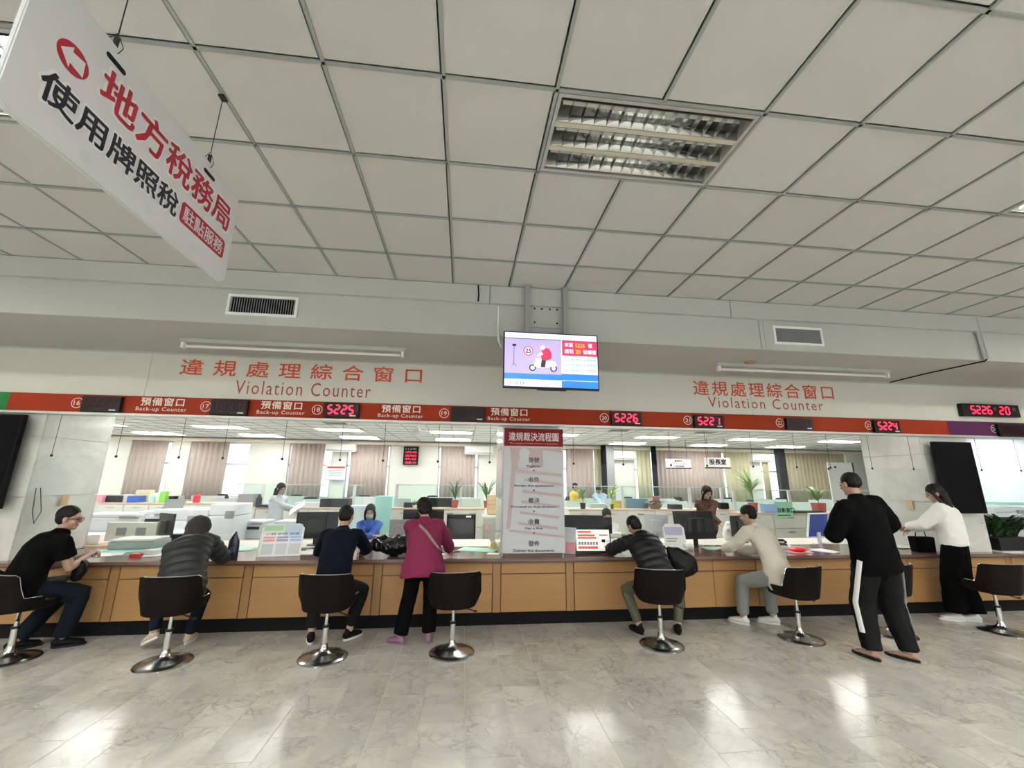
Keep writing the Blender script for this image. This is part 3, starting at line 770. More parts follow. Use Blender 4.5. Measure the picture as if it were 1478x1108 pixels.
tag(MB().poly(rrect(.645, .985, 3.28, 3.60, .01), .004, (0, 4.122, 0), XU, ZU).build('wall_plate', M_beam), 'small square painted plate with six bolt holes behind the television poles', 'plate')
pl_ = bpy.data.objects['wall_plate']
for x in (.70, .78, .87, .95):
    for z in (3.34, 3.50):
        if x in (.78, .87) and z < 3.4: continue
        MB().tube([(x, 4.117, z), (x, 4.123, z)], .011, 10).build('bolt_hole', M_blackmatt, pl_)

# ------------------------------------------------------------------ beam fixtures
def vent(px0, py0, px1, py1, label):
    a = W(px0, py0, 4.12); b = W(px1, py1, 4.12); x0, x1, z0, z1 = a.x, b.x, b.z, a.z
    t = thing('air_vent', label, 'vent', ((x0 + x1) / 2, 4.13, z0), 0, 'air vents in the beam'); og = ((x0 + x1) / 2, 4.13, z0)
    f = MB(); r = .028
    for p, q in (((x0, z0), (x1, z0 + r)), ((x0, z1 - r), (x1, z1)), ((x0, z0 + r), (x0 + r, z1 - r)), ((x1 - r, z0 + r), (x1, z1 - r))):
        f.span((p[0], 4.105, p[1]), (q[0], 4.129, q[1]))
    f.build('frame', M_white, t, origin=og, bev=.003)
    MB().span((x0 + r, 4.126, z0 + r), (x1 - r, 4.129, z1 - r)).build('duct', M_blackmatt, t, origin=og)
    n = 26
    for q in range(n):
        x = x0 + r + (x1 - x0 - 2 * r) * (q + .5) / n
        MB().box((x, 4.115, (z0 + z1) / 2), (.005, .016, z1 - z0 - 2 * r), rz=.3).build('slat', M_grey, t, origin=og)
vent(331, 424, 428, 459, 'slatted air vent in the beam nearer the hanging tax sign')
vent(1114, 470, 1189, 500, 'slatted air vent in the beam above the standing man in black')
def batten(px0, px1, py, label):
    z = 3.158
    a = W(px0, py, 4.7); x0 = a.x
    d = ray(px1, py + (px1 - px0) * .055); x1 = d.x / d.y * 4.7
    t = thing('batten_light', label, 'light fitting', ((x0 + x1) / 2, 4.7, z), 0, 'unlit fluorescent battens'); og = ((x0 + x1) / 2, 4.7, z)
    MB().span((x0, 4.665, z - .045), (x1, 4.735, z)).build('body', M_beam, t, origin=og, bev=.004)
    MB().tube([(x0 + .06, 4.70, z - .085), (x1 - .06, 4.70, z - .085)], .016, 12).build('tube', M_tubeoff, t, origin=og, smooth=True)
    for x in (x0 + .03, x1 - .03): MB().box((x, 4.70, z - .075), (.03, .05, .065)).build('lamp_holder', M_white, t, origin=og, bev=.003)
batten(262, 585, 490, 'unlit fluorescent batten under the beam above the first spaced heading')
batten(1034, 1283, 527, 'unlit fluorescent batten under the beam above the second heading')
cd = MB(); x = W(1414, 490, 4.1).x
for q in (0, .05): cd.tube([(x + q, 4.10, ZC - .01), (x + q, 4.10, 3.17)], .017, 8)
cd.box((x + .025, 4.115, 3.50), (.12, .02, .02))
tag(cd.build('conduit_pair', M_beam, smooth=True), 'pair of painted conduits running down the beam face near the red queue counter', 'conduit')
cb_ = MB(); cb_.tube([(x + .03, 4.10, 3.17), (x + .03, 4.12, 3.15), (x - .02, 4.7, 3.148), (x + .02, 5.27, 3.150)], .008, 6)
tag(cb_.build('cable_run', M_blackmatt), 'black cable crossing under the beam from the conduit pair to the wall', 'cable')
xw = W(719, 460, 4.1).x
tag(MB().tube([(xw, 4.115, 3.50), (xw, 4.115, 3.20), (xw + .01, 4.10, 3.10), (xw + .035, 4.06, 3.02)], .009, 8).build('cable_tube', M_white), 'thin white cable tube feeding the television from the beam', 'cable')
tag(MB().tube([(xw - .22, 4.085, 3.53), (xw - .215, 4.075, 3.6), (xw - .225, 4.08, ZC - .01)], .008, 6).build('cable_loop', M_blackmatt), 'short black cable over the cornice joint beside the television', 'cable')
tag(MB().ell((W(1083, 515, 4.6).x, 4.6, 3.15), (.09, .06, .018)).build('ceiling_rose', mat('tan rose', (.45, .30, .18), .6), smooth=True), 'small tan smoke detector base under the beam', 'detector')

# ------------------------------------------------------------------ queue displays
SEGS = {'0': 'abcdef', '1': 'bc', '2': 'abged', '3': 'abgcd', '4': 'fgbc', '5': 'afgcd', '6': 'afgedc', '7': 'abc', '8': 'abcdefg', '9': 'abcfgd', ' ': ''}
def digit(ch, x, z, w, h, y, m, par, og, t=.010, slant=.06):
    if not SEGS[ch]: return
    mb = MB(); g = .003
    P = {'a': ((0, h), (w, h)), 'b': ((w, h), (w, h / 2)), 'c': ((w, h / 2), (w, 0)), 'd': ((0, 0), (w, 0)), 'e': ((0, 0), (0, h / 2)), 'f': ((0, h / 2), (0, h)), 'g': ((0, h / 2), (w, h / 2))}
    for s in SEGS[ch]:
        (a, b), (c, d) = P[s]
        if a == c: q = [(a - t / 2, min(b, d) + g + t / 3), (a, min(b, d) + g), (a + t / 2, min(b, d) + g + t / 3), (a + t / 2, max(b, d) - g - t / 3), (a, max(b, d) - g), (a - t / 2, max(b, d) - g - t / 3)]
        else: q = [(a + g, b), (a + g + t / 2, b - t / 2), (c - g - t / 2, b - t / 2), (c - g, b), (c - g - t / 2, b + t / 2), (a + g + t / 2, b + t / 2)]
        mb.poly([(x + p + r * slant, z + r) for p, r in q], .003, (0, y, 0), XU, ZU)
    mb.build('digit', m, par, origin=og)
def led_box(px0, py0, px1, py1, digits, label, y=YW - .062, lit=True):
    mid = (py0 + py1) / 2; right = px0 > 739      # the side face towards the middle of the hall is seen too
    x0 = W(px0, mid, YW if right else y).x; x1 = W(px1, mid, y if right else YW).x
    zc = W((px0 + px1) / 2, (py0 + py1) / 2, y).z; hz = (W((px0 + px1) / 2, py0 + 2, y).z - W((px0 + px1) / 2, py1 - 2, y).z) / 2
    og = ((x0 + x1) / 2, y + .03, zc)
    t = thing('queue_display', label, 'queue display', og, 0, 'red digit displays along the counter sign')
    MB().span((x0, y, zc - hz), (x1, YW - .012, zc + hz)).build('casing', M_black, t, origin=og, bev=.010)
    MB().span((x0 + .018, y - .002, zc - hz + .018), (x1 - .018, y, zc + hz - .018)).build('window', M_led_off, t, origin=og)
    n = len(digits) ; wd = (x1 - x0 - .09) / n
    for q, ch in enumerate(digits):
        digit(ch, x0 + .050 + q * wd, zc - hz * .50, wd * .60, hz * 1.12, y - .003, M_led if lit else M_led_dim, t, og, t=.018)
    MB().span((x1 - .105, y - .0045, zc - hz + .014), (x1 - .035, y - .003, zc - hz + .030)).build('maker_label', M_lightgrey, t, origin=og)
led_box(116, 569, 180, 596, '8888', 'dark unlit queue display above the man in black at the marble pillar', lit=False)
led_box(303, 574, 361, 600, '8888', 'dark unlit queue display above the dark bottle on the worktop', lit=False)
led_box(467, 579, 520, 604, '5225', 'red queue display over the man in the navy jacket')
led_box(651, 585, 700, 609, '8888', 'dark unlit queue display just before the flow chart board', lit=False)
led_box(880, 592, 927, 615, '5226', 'red queue display over the black puffer jacket')
led_box(999, 597, 1045, 619, '5221', 'red queue display over the standing clerk in brown')
led_box(1131, 601, 1174, 622, '8888', 'dark unlit queue display under the second English heading', lit=False)
led_box(1257, 604, 1300, 626, '5224', 'red queue display over the standing man in black, next to the marble pillar')
led_box(1435, 609, 1484, 632, '8888', 'dark unlit queue display on the purple band', lit=False)
# the large counter above
yb_ = YW - .07; a = W(1390, 591, yb_); b = W(1472, 594, yb_); zc = W(1431, 592, yb_).z; og = (a.x / 2 + b.x / 2, yb_ + .03, zc)
t = thing('queue_counter_board', 'wide red counter reading 5226 and 20 mounted above the purple band', 'queue display', og)
MB().span((a.x, yb_, zc - .095), (b.x, YW, zc + .095)).build('casing', M_black, t, origin=og, bev=.006)
MB().span((a.x + .02, yb_ - .002, zc - .075), (b.x - .02, yb_, zc + .075)).build('window', M_led_off, t, origin=og)
for q, ch in enumerate('5226'): digit(ch, a.x + (.135 + q * .096) * (b.x - a.x), zc - .055, .062, .11, yb_ - .003, M_led, t, og, t=.018)
for q, ch in enumerate('20'): digit(ch, a.x + (.635 + q * .105) * (b.x - a.x), zc - .055, .062, .11, yb_ - .003, M_led, t, og, t=.018)
for x_, s_ in ((.035, '來'), (.53, '號'), (.86, '號')):
    for k_, ch in enumerate(s_):
        lettering(ch, M_led_dim if x_ < .5 else mat('dull print', (.25, .22, .22), .5), t, (a.x + x_ + k_ * .07 - og[0], yb_ - .003 - og[1], zc + .0 - og[2]), XU, ZU, w=.05, h=.05)

# ------------------------------------------------------------------ flow chart light box
bx0, bx1, bz0, bz1, by = .482, 1.246, .815, 2.312, 5.16
fb = thing('flow_chart_board', 'tall grey flow chart board with dark red heading against the middle pillar', 'sign', ((bx0 + bx1) / 2, by + .06, bz0))
og = ((bx0 + bx1) / 2, by + .06, bz0)
M_boardgrey = mat('board grey', (.53, .54, .56), .45, spec=.2); M_boardpink = mat('board pink', (.44, .34, .33), .4); M_boardred = mat('board red', (.20, .008, .010), .5, spec=.15)
M_boardtext = mat('board text', (.03, .03, .05), .5); M_boardhead = mat('board heading letters', (.66, .62, .62), .5)
def B(mb, name, m, **k): return mb.build(name, m, fb, origin=og, **k)
B(MB().span((bx0, by, bz0), (bx1, YW + .035, bz1)), 'box', M_boardgrey, bev=.004)
B(MB().span((bx0 + .004, by - .003, 2.085), (bx1 - .004, by, bz1 - .004)), 'heading_panel', M_boardred)
B(MB().span((bx0 + .03, by + .01, ZT + .002), (bx1 - .03, YW + .03, bz0 - .001)), 'shadow_plinth', M_walnut)  # dark walnut block stands in for the shadow beneath the board
bw__ = bx1 - bx0
def bp(pts, name='printed_shape', m=M_boardpink, lay=1):
    B(MB().poly([(bx0 + p * bw__, bz0 + q * (2.085 - bz0)) for p, q in pts], .0004, (0, by - .0005 * lay, 0), XU, ZU), name, m)
# pink ground at left with pale figure and steps printed over it
bp([(.10, .985), (.97, .985), (.97, .94), (.65, .965), (.66, .80), (.20, .765), (.12, .22), (.06, .22), (.13, .80)])
for a_, b_, c_, d_, e_ in ((.22, .97, .775, .735, .03), (.34, .97, .69, .645, .028), (.32, .96, .58, .54, .028), (.30, .93, .48, .435, .025), (.28, .91, .38, .335, .025), (.26, .89, .28, .235, .025), (.10, .99, .215, .155, .022)):
    bp([(a_, c_ - e_), (b_, d_ - e_), (b_, d_), (a_, c_)], lay=3)
bp([(.34 + .09 * math.cos(2 * PI * q / 16), .93 + .055 * math.sin(2 * PI * q / 16)) for q in range(16)], m=M_boardgrey, lay=5)
bp([(.27, .90), (.41, .90), (.45, .86), (.46, .80), (.24, .775), (.24, .84)], m=M_boardgrey, lay=2)
def bt(txt, zc, h, w, m, bold):
    lettering(txt, m, fb, ((bx0 + bx1) / 2 - og[0], by - .003 - og[1], zc - h / 2 - og[2]), XU, ZU, w=w, h=h, bold=bold, align='C')
bt('違規裁決流程圖', 2.205, .105, .64, M_boardhead, .012)
bt('The process of traffic violation adjudication', 2.118, .02, .62, M_gooseneck, 0)
for z, zh_, en, w, w2 in ((1.915, '掛號', 'Register', .135, .18), (1.675, '收件', 'Accept the application', .135, .50), (1.425, '裁決', 'Proceed to Adjudication', .135, .56), (1.175, '收費', 'Pay a fine', .135, .21), (.925, '發件', 'Deliver the documents', .135, .50)):
    bt(zh_, z, .062, w, M_boardtext, .015); bt(en, z - .078, .030, w2, M_boardtext, .02)
    if z > 1: bp([( .5 - .02, (z - .122 - bz0) / (2.085 - bz0)), (.5, (z - .145 - bz0) / (2.085 - bz0)), (.5 + .02, (z - .122 - bz0) / (2.085 - bz0))], 'arrow_mark', M_boardred, 5)

# ------------------------------------------------------------------ dark portrait screens on the outer pillars
def portrait(x0, x1, z0, z1, label):
    og = ((x0 + x1) / 2, 5.22, z0)
    t = thing('portrait_screen', label, 'screen', og, 0, 'switched off portrait screens on the pillars')
    MB().span((x0, 5.20, z0), (x1, 5.255, z1)).build('casing', M_blackmatt, t, origin=og, bev=.004)
    MB().span((x0 + .02, 5.197, z0 + .02), (x1 - .02, 5.20, z1 - .02)).build('panel', mat('dead screen', (.003, .003, .004), .55, spec=.06), t, origin=og)
    MB().span((x0 + .12, 5.255, z0 + .2), (x1 - .12, 5.345, z1 - .2)).build('wall_mount', M_blackmatt, t, origin=og)
portrait(6.715, 7.335, 1.28, 2.275, 'black portrait screen hung on the pillar behind the woman in white')
portrait(-5.62, -4.995, 1.30, 2.33, 'black portrait screen hung on the pillar above the man in black')

# ------------------------------------------------------------------ acrylic screens hung on wires
groups_ = [((-4.75, -4.07, -3.39), 'nearest the left pillar'), ((-2.90, -2.22, -1.54), 'above the navy jacketed man'), ((-1.02, -.34, .32), 'beside the flow chart board above the magenta jacket'),
           ((1.43, 2.11, 2.78), 'above the black puffer jacket'), ((3.30, 3.98, 4.64), 'above the cream sweater'), ((5.16, 5.82, 6.49), 'in front of the right pillar'), ((7.63, 8.31, 8.99), 'behind the fern planter')]
for xs_, where in groups_:
    og = (xs_[1], 5.36, 1.0)
    t = thing('hanging_acrylic_screen', 'clear acrylic screen on three wires ' + where, 'screen guard', og, 0, 'clear screens hung over the counter')
    MB().span((xs_[0] - .22, 5.357, 1.02), (min(xs_[2] + .22, xs_[2] + (.12 if abs(xs_[2] - .32) < .01 else .22)), 5.362, 1.885)).build('acrylic_sheet', M_glass, t, origin=og)
    for x in xs_:
        w_ = MB(); w_.tube([(x, 5.36, 1.89), (x, 5.36, 2.385)], .0028, 6); w_.build('wire', M_darkgrey, t, origin=og)
        c_ = MB(); c_.ell((x, 5.36, 1.885), (.016, .010, .016), nu=8, nv=6); c_.build('clip', M_darkgrey, t, origin=og)
        h_ = MB(); h_.box((x, 5.36, 2.375), (.05, .02, .022)); h_.build('hook_plate', M_black, t, origin=og)
# ------------------------------------------------------------------ people
def yawdir(a):
    a = math.radians(a); return Vector((-math.sin(a), math.cos(a), 0))
def ik(a, b, l1, l2, pole):
    d = b - a; L = d.length; mx_ = (l1 + l2) * .995
    if L > mx_: b = a + d * (mx_ / L); d = b - a; L = mx_
    x = (l1 * l1 - l2 * l2 + L * L) / (2 * L); hgt = math.sqrt(max(0, l1 * l1 - x * x))
    n = d.normalized(); p = Vector(pole); p = p - n * p.dot(n); p.normalize()
    return a + n * x + p * hgt, b
def frame3(f, up):
    f = f.normalized(); r = f.cross(up).normalized(); u = r.cross(f).normalized()
    return Matrix((r, f, u)).transposed(), r, f, u
def remesh(o, vox, smooth=4, noise_=0.0, nsize=.12):
    m = o.modifiers.new('r', 'REMESH'); m.mode = 'VOXEL'; m.voxel_size = vox; m.use_smooth_shade = True
    if smooth: s = o.modifiers.new('s', 'SMOOTH'); s.factor = .5; s.iterations = smooth
    if noise_:
        t = bpy.data.textures.get('folds%g' % nsize) or bpy.data.textures.new('folds%g' % nsize, 'CLOUDS'); t.noise_scale = nsize; t.noise_depth = 2
        d = o.modifiers.new('d', 'DISPLACE'); d.texture = t; d.strength = noise_; d.mid_level = .5; d.texture_coords = 'LOCAL'
    # apply, so that the stored mesh is the finished surface
    dg = bpy.context.evaluated_depsgraph_get(); me = bpy.data.meshes.new_from_object(o.evaluated_get(dg), depsgraph=dg)
    o.modifiers.clear(); old = o.data; o.data = me; me.name = old.name
    me.polygons.foreach_set('use_smooth', [True] * len(me.polygons))
    return o
def sub(mb, name, m, par, org, vox, smooth=4, noise_=0.0, nsize=.12):
    o = mb.build(name, m, None, origin=org); remesh(o, vox, smooth, noise_, nsize); o.parent = par; return o
def hand(mb, w, d, n, side, curl=25, s=1.0):
    """palm and five fingers; w wrist, d direction, n palm normal (the way the fingers curl), side = +1 when the thumb is at +cross"""
    d = Vector(d).normalized(); n = Vector(n); n = (n - d * n.dot(d)).normalized(); c = d.cross(n) * side
    mb.tube([w - d * .03 * s, w, w + d * .025 * s, w + d * .06 * s, w + d * .09 * s], [(.024 * s, .019 * s), (.026 * s, .018 * s), (.034 * s, .015 * s), (.040 * s, .014 * s), (.037 * s, .011 * s)], 12, side=c)
    for k, (o_, L, r) in enumerate(((.029, .070, .0085), (.010, .078, .0088), (-.010, .072, .0085), (-.028, .056, .0075))):
        p = w + d * .082 * s + c * o_ * s; P = [p - d * .015 * s, p]; a = 0; dd = d
        for q, fr in enumerate((.44, .32, .24)):
            a += math.radians(curl * (1, 1.1, .7)[q]); dd = d * math.cos(a) + n * math.sin(a) + c * o_ * 1.5
            P.append(P[-1] + dd.normalized() * L * fr * s)
        mb.cap_tube(P, [r * s] * 3 + [r * .92 * s, r * .8 * s], 8)
    p = w + d * .02 * s + c * .024 * s
    mb.cap_tube([p, p + (d * .6 + c * .7 + n * .2).normalized() * .036 * s, p + (d * .85 + c * .55 + n * .35).normalized() * .066 * s, p + (d * 1.0 + c * .42 + n * .5).normalized() * .088 * s], [.012 * s, .0105 * s, .0095 * s, .008 * s], 8)

def person(name_label, base, hip, neck, hands, feet, hyaw=0, syaw=None, head=(0, 0), headoff=(0, 0, 0), s=1.0, seated=True,
           elbow=None, knee=None, fyaw=(0, 0), top=None, leg=None, shoe=None, hair=None, skin=None, glasses=False, mask=None, curl=(25, 25), palm=None, wide=1.0, headup=None, bare_ankle=True, half=False):
    root = thing('person', name_label, 'person', base); org = Vector(base); skin = skin or M_skin
    hip, neck = Vector(hip), Vector(neck); syaw = hyaw if syaw is None else syaw
    hf, sf = yawdir(hyaw), yawdir(syaw); hr = Vector((hf.y, -hf.x, 0)); sr = Vector((sf.y, -sf.x, 0))
    spine = neck - hip; su = spine.normalized()
    sr = (sr - su * sr.dot(su)).normalized()
    # spine curve: bows backwards a little
    back = (su.cross(sr)).normalized() * -1
    if back.dot(sf) > 0: back = -back
    fwd = -back
    def sp(t):
        return hip + spine * t + back * .045 * s * math.sin(PI * min(1, max(0, t)))* (1 if seated else .2)
    sh = [neck - su * .045 * s + sr * (q * .165 * s * wide) for q in (-1, 1)]
    hj = [hip + hr * (q * .088 * s) - Vector((0, 0, .01)) for q in (-1, 1)]
    elbow = elbow or (Vector((-.5, -.3, -1)), Vector((.5, -.3, -1))); knee = knee or (Vector((0, 0, 1)), Vector((0, 0, 1)))
    arms = []; legs = []
    for k in (0, 1):
        e, w = ik(sh[k], Vector(hands[k]), .285 * s, .255 * s, elbow[k]); arms.append((sh[k], e, w))
        q, a = ik(hj[k], Vector(feet[k]), .425 * s, .415 * s, knee[k]); legs.append((hj[k], q, a))
    W0 = wide
    TS = [(-.16, .11, .09), (-.06, .155, .115), (.06, .16, .115), (.25, .145, .10), (.45, .14, .10), (.68, .158, .108), (.86, .165, .098), (.96, .12, .075), (1.04, .06, .058)]
    def torso(mb, grow, t0=-.16, t1=1.04, puff=0, n=24, flare=0.0, box=0.0):
        P = []; R = []; SD = []
        steps = 44 if puff else 18
        for q in range(steps + 1):
            t = t0 + (t1 - t0) * q / steps
            for a, b in zip(TS[:-1], TS[1:]):
                if a[0] <= t <= b[0] + 1e-6: break
            if t < TS[0][0]: a, b = TS[0], TS[1]
            f = min(1, max(0, (t - a[0]) / (b[0] - a[0])))
            if t < -.05: rx, ry = .158, .116
            else: rx, ry = a[1] + (b[1] - a[1]) * f, a[2] + (b[2] - a[2]) * f
            if box and t < .8: rx = max(rx, box); ry = max(ry, box * .70)
            g = grow * (1 if t < .9 else max(.25, 1 - (t - .9) * 5))
            if puff: g += puff * abs(math.sin(t * spine.length * PI / .075 / s)) ** .6 * (1 if t < .93 else .3)
            if flare and t < .3: g += flare * (.3 - t)
            P.append(sp(t)); R.append(((rx * W0 + g) * s, (ry * (W0 * .5 + .5) + g) * s)); SD.append(hr.lerp(sr, min(1, max(0, t * 1.2))))
        mb.cap_tube(P, R, n, side=SD, ends=(False, True))
    def limb(mb, pts, radii, puff=0, flat=False):
        P = []; R = []
        for i in range(len(pts) - 1):
            L = (pts[i + 1] - pts[i]).length; m_ = max(2, int(L / (.012 if puff else .05)))
            for q in range(m_):
                f = q / m_; P.append(pts[i].lerp(pts[i + 1], f)); r = radii[i] + (radii[i + 1] - radii[i]) * f
                if puff: r += puff * abs(math.sin((i * .28 + f * L) * PI / .07)) ** .6
                R.append(r * s)
        P.append(pts[-1]); R.append(radii[-1] * s)
        mb.cap_tube(P, R, 14, ends=(True, not flat))
    # head
    hy, hp = head; hfw = yawdir(hy) * math.cos(math.radians(hp)) + Vector((0, 0, 1)) * math.sin(math.radians(hp))
    upv = Vector((0, 0, 1)) if headup is None else Vector(headup)
    HM, hr_, hf_, hu_ = frame3(hfw, upv)
    nd_ = (su * .6 + Vector((0, 0, .4)) + sf * .12).normalized()
    hc = neck + nd_ * .075 * s + hu_ * .095 * s + hf_ * .02 * s + Vector(headoff)
    def HP(x, y, z): return hc + HM @ (Vector((x, y, z)) * s)
    b = MB(); torso(b, -.012)
    for k in (0, 1):
        limb(b, [arms[k][0] - sr * ((-1, 1)[k] * .04 * s), arms[k][0], arms[k][1], arms[k][2]], [.05, .052, .042, .027])
        if not half: limb(b, [legs[k][0], legs[k][1], legs[k][2]], [.085, .058, .040])
    core = b.build('core', skin, None, origin=org); remesh(core, .016, 3)
    fn = MB()
    fn.tube([neck - su * .05 * s, neck + nd_ * .02 * s, HP(0, -.018, -.06), HP(0, -.015, -.01)], [.062 * s, .054 * s, .050 * s, .05 * s], 14)
    fn.ell(HP(0, -.012, .03), [v * s for v in (.074, .093, .088)], HM); fn.ell(HP(0, .018, -.03), [v * s for v in (.060, .068, .080)], HM)
    fn.ell(HP(0, .050, -.085), [v * s for v in (.030, .030, .024)], HM); fn.ell(HP(0, .092, -.018), [v * s for v in (.012, .020, .020)], HM); fn.ell(HP(0, .088, .004), [v * s for v in (.009, .012, .026)], HM)
    for q in (-1, 1):
        fn.ell(HP(q * .076, -.005, -.008), [v * s for v in (.010, .020, .032)], HM); fn.ell(HP(q * .030, .074, .022), [v * s for v in (.022, .012, .008)], HM); fn.ell(HP(q * .036, .062, -.03), [v * s for v in (.022, .02, .02)], HM)
    hd = fn.build('h', skin, None, origin=org); remesh(hd, .0062, 3)
    hm = MB()
    for k in (0, 1):
        e, w = arms[k][1], arms[k][2]; d = (w - e).normalized(); nrm = palm[k] if palm else Vector((0, 0, -1))
        sd_ = 1 if (d.cross(Vector(nrm))).dot(sr) * (1 if k == 0 else -1) > 0 else -1
        hand(hm, w, d, nrm, sd_, curl[k], s)
    ho = hm.build('hh', skin, None, origin=org); remesh(ho, .0048, 1)
    # one body mesh
    V_ = []; F_ = []
    for o in (core, hd, ho):
        k0 = len(V_); V_ += [tuple(v.co) for v in o.data.vertices]; F_ += [tuple(i + k0 for i in p.vertices) for p in o.data.polygons]; bpy.data.objects.remove(o)
    me = bpy.data.meshes.new('body'); me.from_pydata(V_, [], F_); me.materials.append(skin); me.polygons.foreach_set('use_smooth', [True] * len(me.polygons))
    bo = bpy.data.objects.new('body', me); COL.objects.link(bo); bo.parent = root
    # face
    for q in (-1, 1):
        MB().ell(HP(q * .030, .081, -.002), [v * s for v in (.013, .006, .0055)], HM, 8, 6).build('eye', M_black, root, origin=org, smooth=True)
        MB().ell(HP(q * .031, .083, .024), [v * s for v in (.017, .006, .0035)], HM, 8, 6).build('eyebrow', M_hair, root, origin=org, smooth=True)
    if not mask: MB().ell(HP(0, .080, -.058), [v * s for v in (.021, .008, .006)], HM, 8, 6).build('mouth', mat('lips', (.42, .13, .10), .5), root, origin=org, smooth=True)
    if mask:
        mm = MB(); mm.ell(HP(0, .045, -.055), [v * s for v in (.062, .062, .050)], HM, 16, 10)
        mk = mm.build('face_mask', mask, root, origin=org, smooth=True)
    if glasses:
        g = MB()
        for q in (-1, 1):
            g.tube([HP(q * .033 + .022 * math.cos(a), .096, -.002 + .016 * math.sin(a)) for a in [2 * PI * i / 12 for i in range(13)]], .0022 * s, 6)
            g.tube([HP(q * .055, .094, .003), HP(q * .075, .05, .005), HP(q * .080, -.01, .004)], .0022 * s, 6)
        g.tube([HP(-.011, .098, .002), HP(.011, .098, .002)], .0022 * s, 6); g.build('glasses', M_blackmatt, root, origin=org)
    # hair
    if hair:
        kind, hm_ = hair[0], hair[1]; h = MB()
        if kind == 'short':
            h.ell(HP(0, -.022, .047), [v * s for v in (.083, .096, .088)], HM, 20, 12); h.ell(HP(0, -.045, .005), [v * s for v in (.074, .066, .070)], HM, 20, 12)
        elif kind == 'curly':
            h.ell(HP(0, -.026, .045), [v * s for v in (.100, .108, .100)], HM, 20, 12); h.ell(HP(0, -.050, -.015), [v * s for v in (.092, .072, .075)], HM, 20, 12)
        elif kind in ('long', 'tied', 'bob'):
            h.ell(HP(0, -.020, .042), [v * s for v in (.086, .099, .094)], HM, 20, 12); h.ell(HP(0, -.045, -.01), [v * s for v in (.080, .066, .080)], HM, 20, 12)
            if kind in ('long', 'bob'):
                for q in (-1, 1):
                    h.cap_tube([HP(q * .060, .035, .055), HP(q * .077, .028, 0), HP(q * .078, .012, -.07), HP(q * .072, .0, -.13)], [.018 * s, .020 * s, .022 * s, .018 * s], 8)
            if kind == 'long':
                L = hair[2] if len(hair) > 2 else .38; o0 = HP(0, -.07, -.02); dn = (-spine.normalized() * .75 + Vector((0, 0, -.25))).normalized()
                h.cap_tube([HP(0, -.05, .0), o0 + back * .0, o0 + dn * L * .35 * s + back * .025, o0 + dn * L * .7 * s + back * .035, o0 + dn * L * s + back * .03], [(.075 * s, .055 * s), (.092 * s, .060 * s), (.092 * s, .055 * s), (.075 * s, .042 * s), (.04 * s, .022 * s)], 14, side=hr_)
            if kind == 'tied': h.ell(HP(0, -.10, .0), [v * s for v in (.035, .035, .04)], HM)
        if kind == 'buzz':
            h.ell(HP(0, -.017, .037), [v * s for v in (.0775, .095, .089)], HM, 20, 12); h.ell(HP(0, -.030, .012), [v * s for v in (.0745, .078, .06)], HM, 20, 12)
        sub(h, 'hair', hm_, root, org, .0075, 2, .006 if kind != 'curly' else .02, .02)
    # top
    if top:
        tm = top['mat']; t_ = MB(); g = top.get('grow', .02); pf = top.get('puff', 0)
        torso(t_, g, top.get('hem', -.10), 1.03, pf, flare=top.get('flare', 0), box=top.get('box', 0))
        ar = top.get('arms', (.072, .058, .044))
        for k in (0, 1):
            a, e, w = arms[k]; pts = [a - sr * ((-1, 1)[k] * .05 * s), a, e]; rr = [ar[0], ar[0], ar[1]]
            if top.get('short'): pts[-1] = a.lerp(e, .62); rr[-1] = ar[0] * .95
            else: pts.append(e.lerp(w, top.get('sleeve', .97))); rr.append(ar[2])
            limb(t_, pts, rr, pf, True)
        sub(t_, top.get('name', 'jacket'), tm, root, org, .0125, 3 if not pf else 1, top.get('folds', .012), .11)
        if top.get('collar'):
            cr = top['collar']; cm = MB(); ax = nd_
            cm.tube([neck - su * .03 * s, neck + ax * .0 * s, neck + ax * cr * s], [.078 * s, .072 * s, .064 * s], 20); sub(cm, 'collar', top.get('collar_mat', tm), root, org, .009, 2)
        if top.get('hood') == 'down':
            hh = MB(); c0 = neck + back * .075 * s - su * .03 * s
            hh.ell(c0, (.125 * s, .075 * s, .085 * s), Matrix((sr, fwd, su)).transposed()); hh.ell(neck + su * .015, (.095 * s, .09 * s, .045 * s), Matrix((sr, fwd, su)).transposed()); sub(hh, 'hood', tm, root, org, .011, 3, .01, .06)
        if top.get('hood') == 'up':
            hh = MB(); hh.ell(HP(0, -.03, .02), [v * s for v in (.124, .130, .140)], HM, 20, 14); hh.cap_tube([HP(0, -.03, -.03), neck - su * .01], [(.105 * s, .105 * s), (.12 * s, .105 * s)], 16, side=sr)
            sub(hh, 'hood', top.get('hood_mat', tm), root, org, .011, 3, .012, .06)
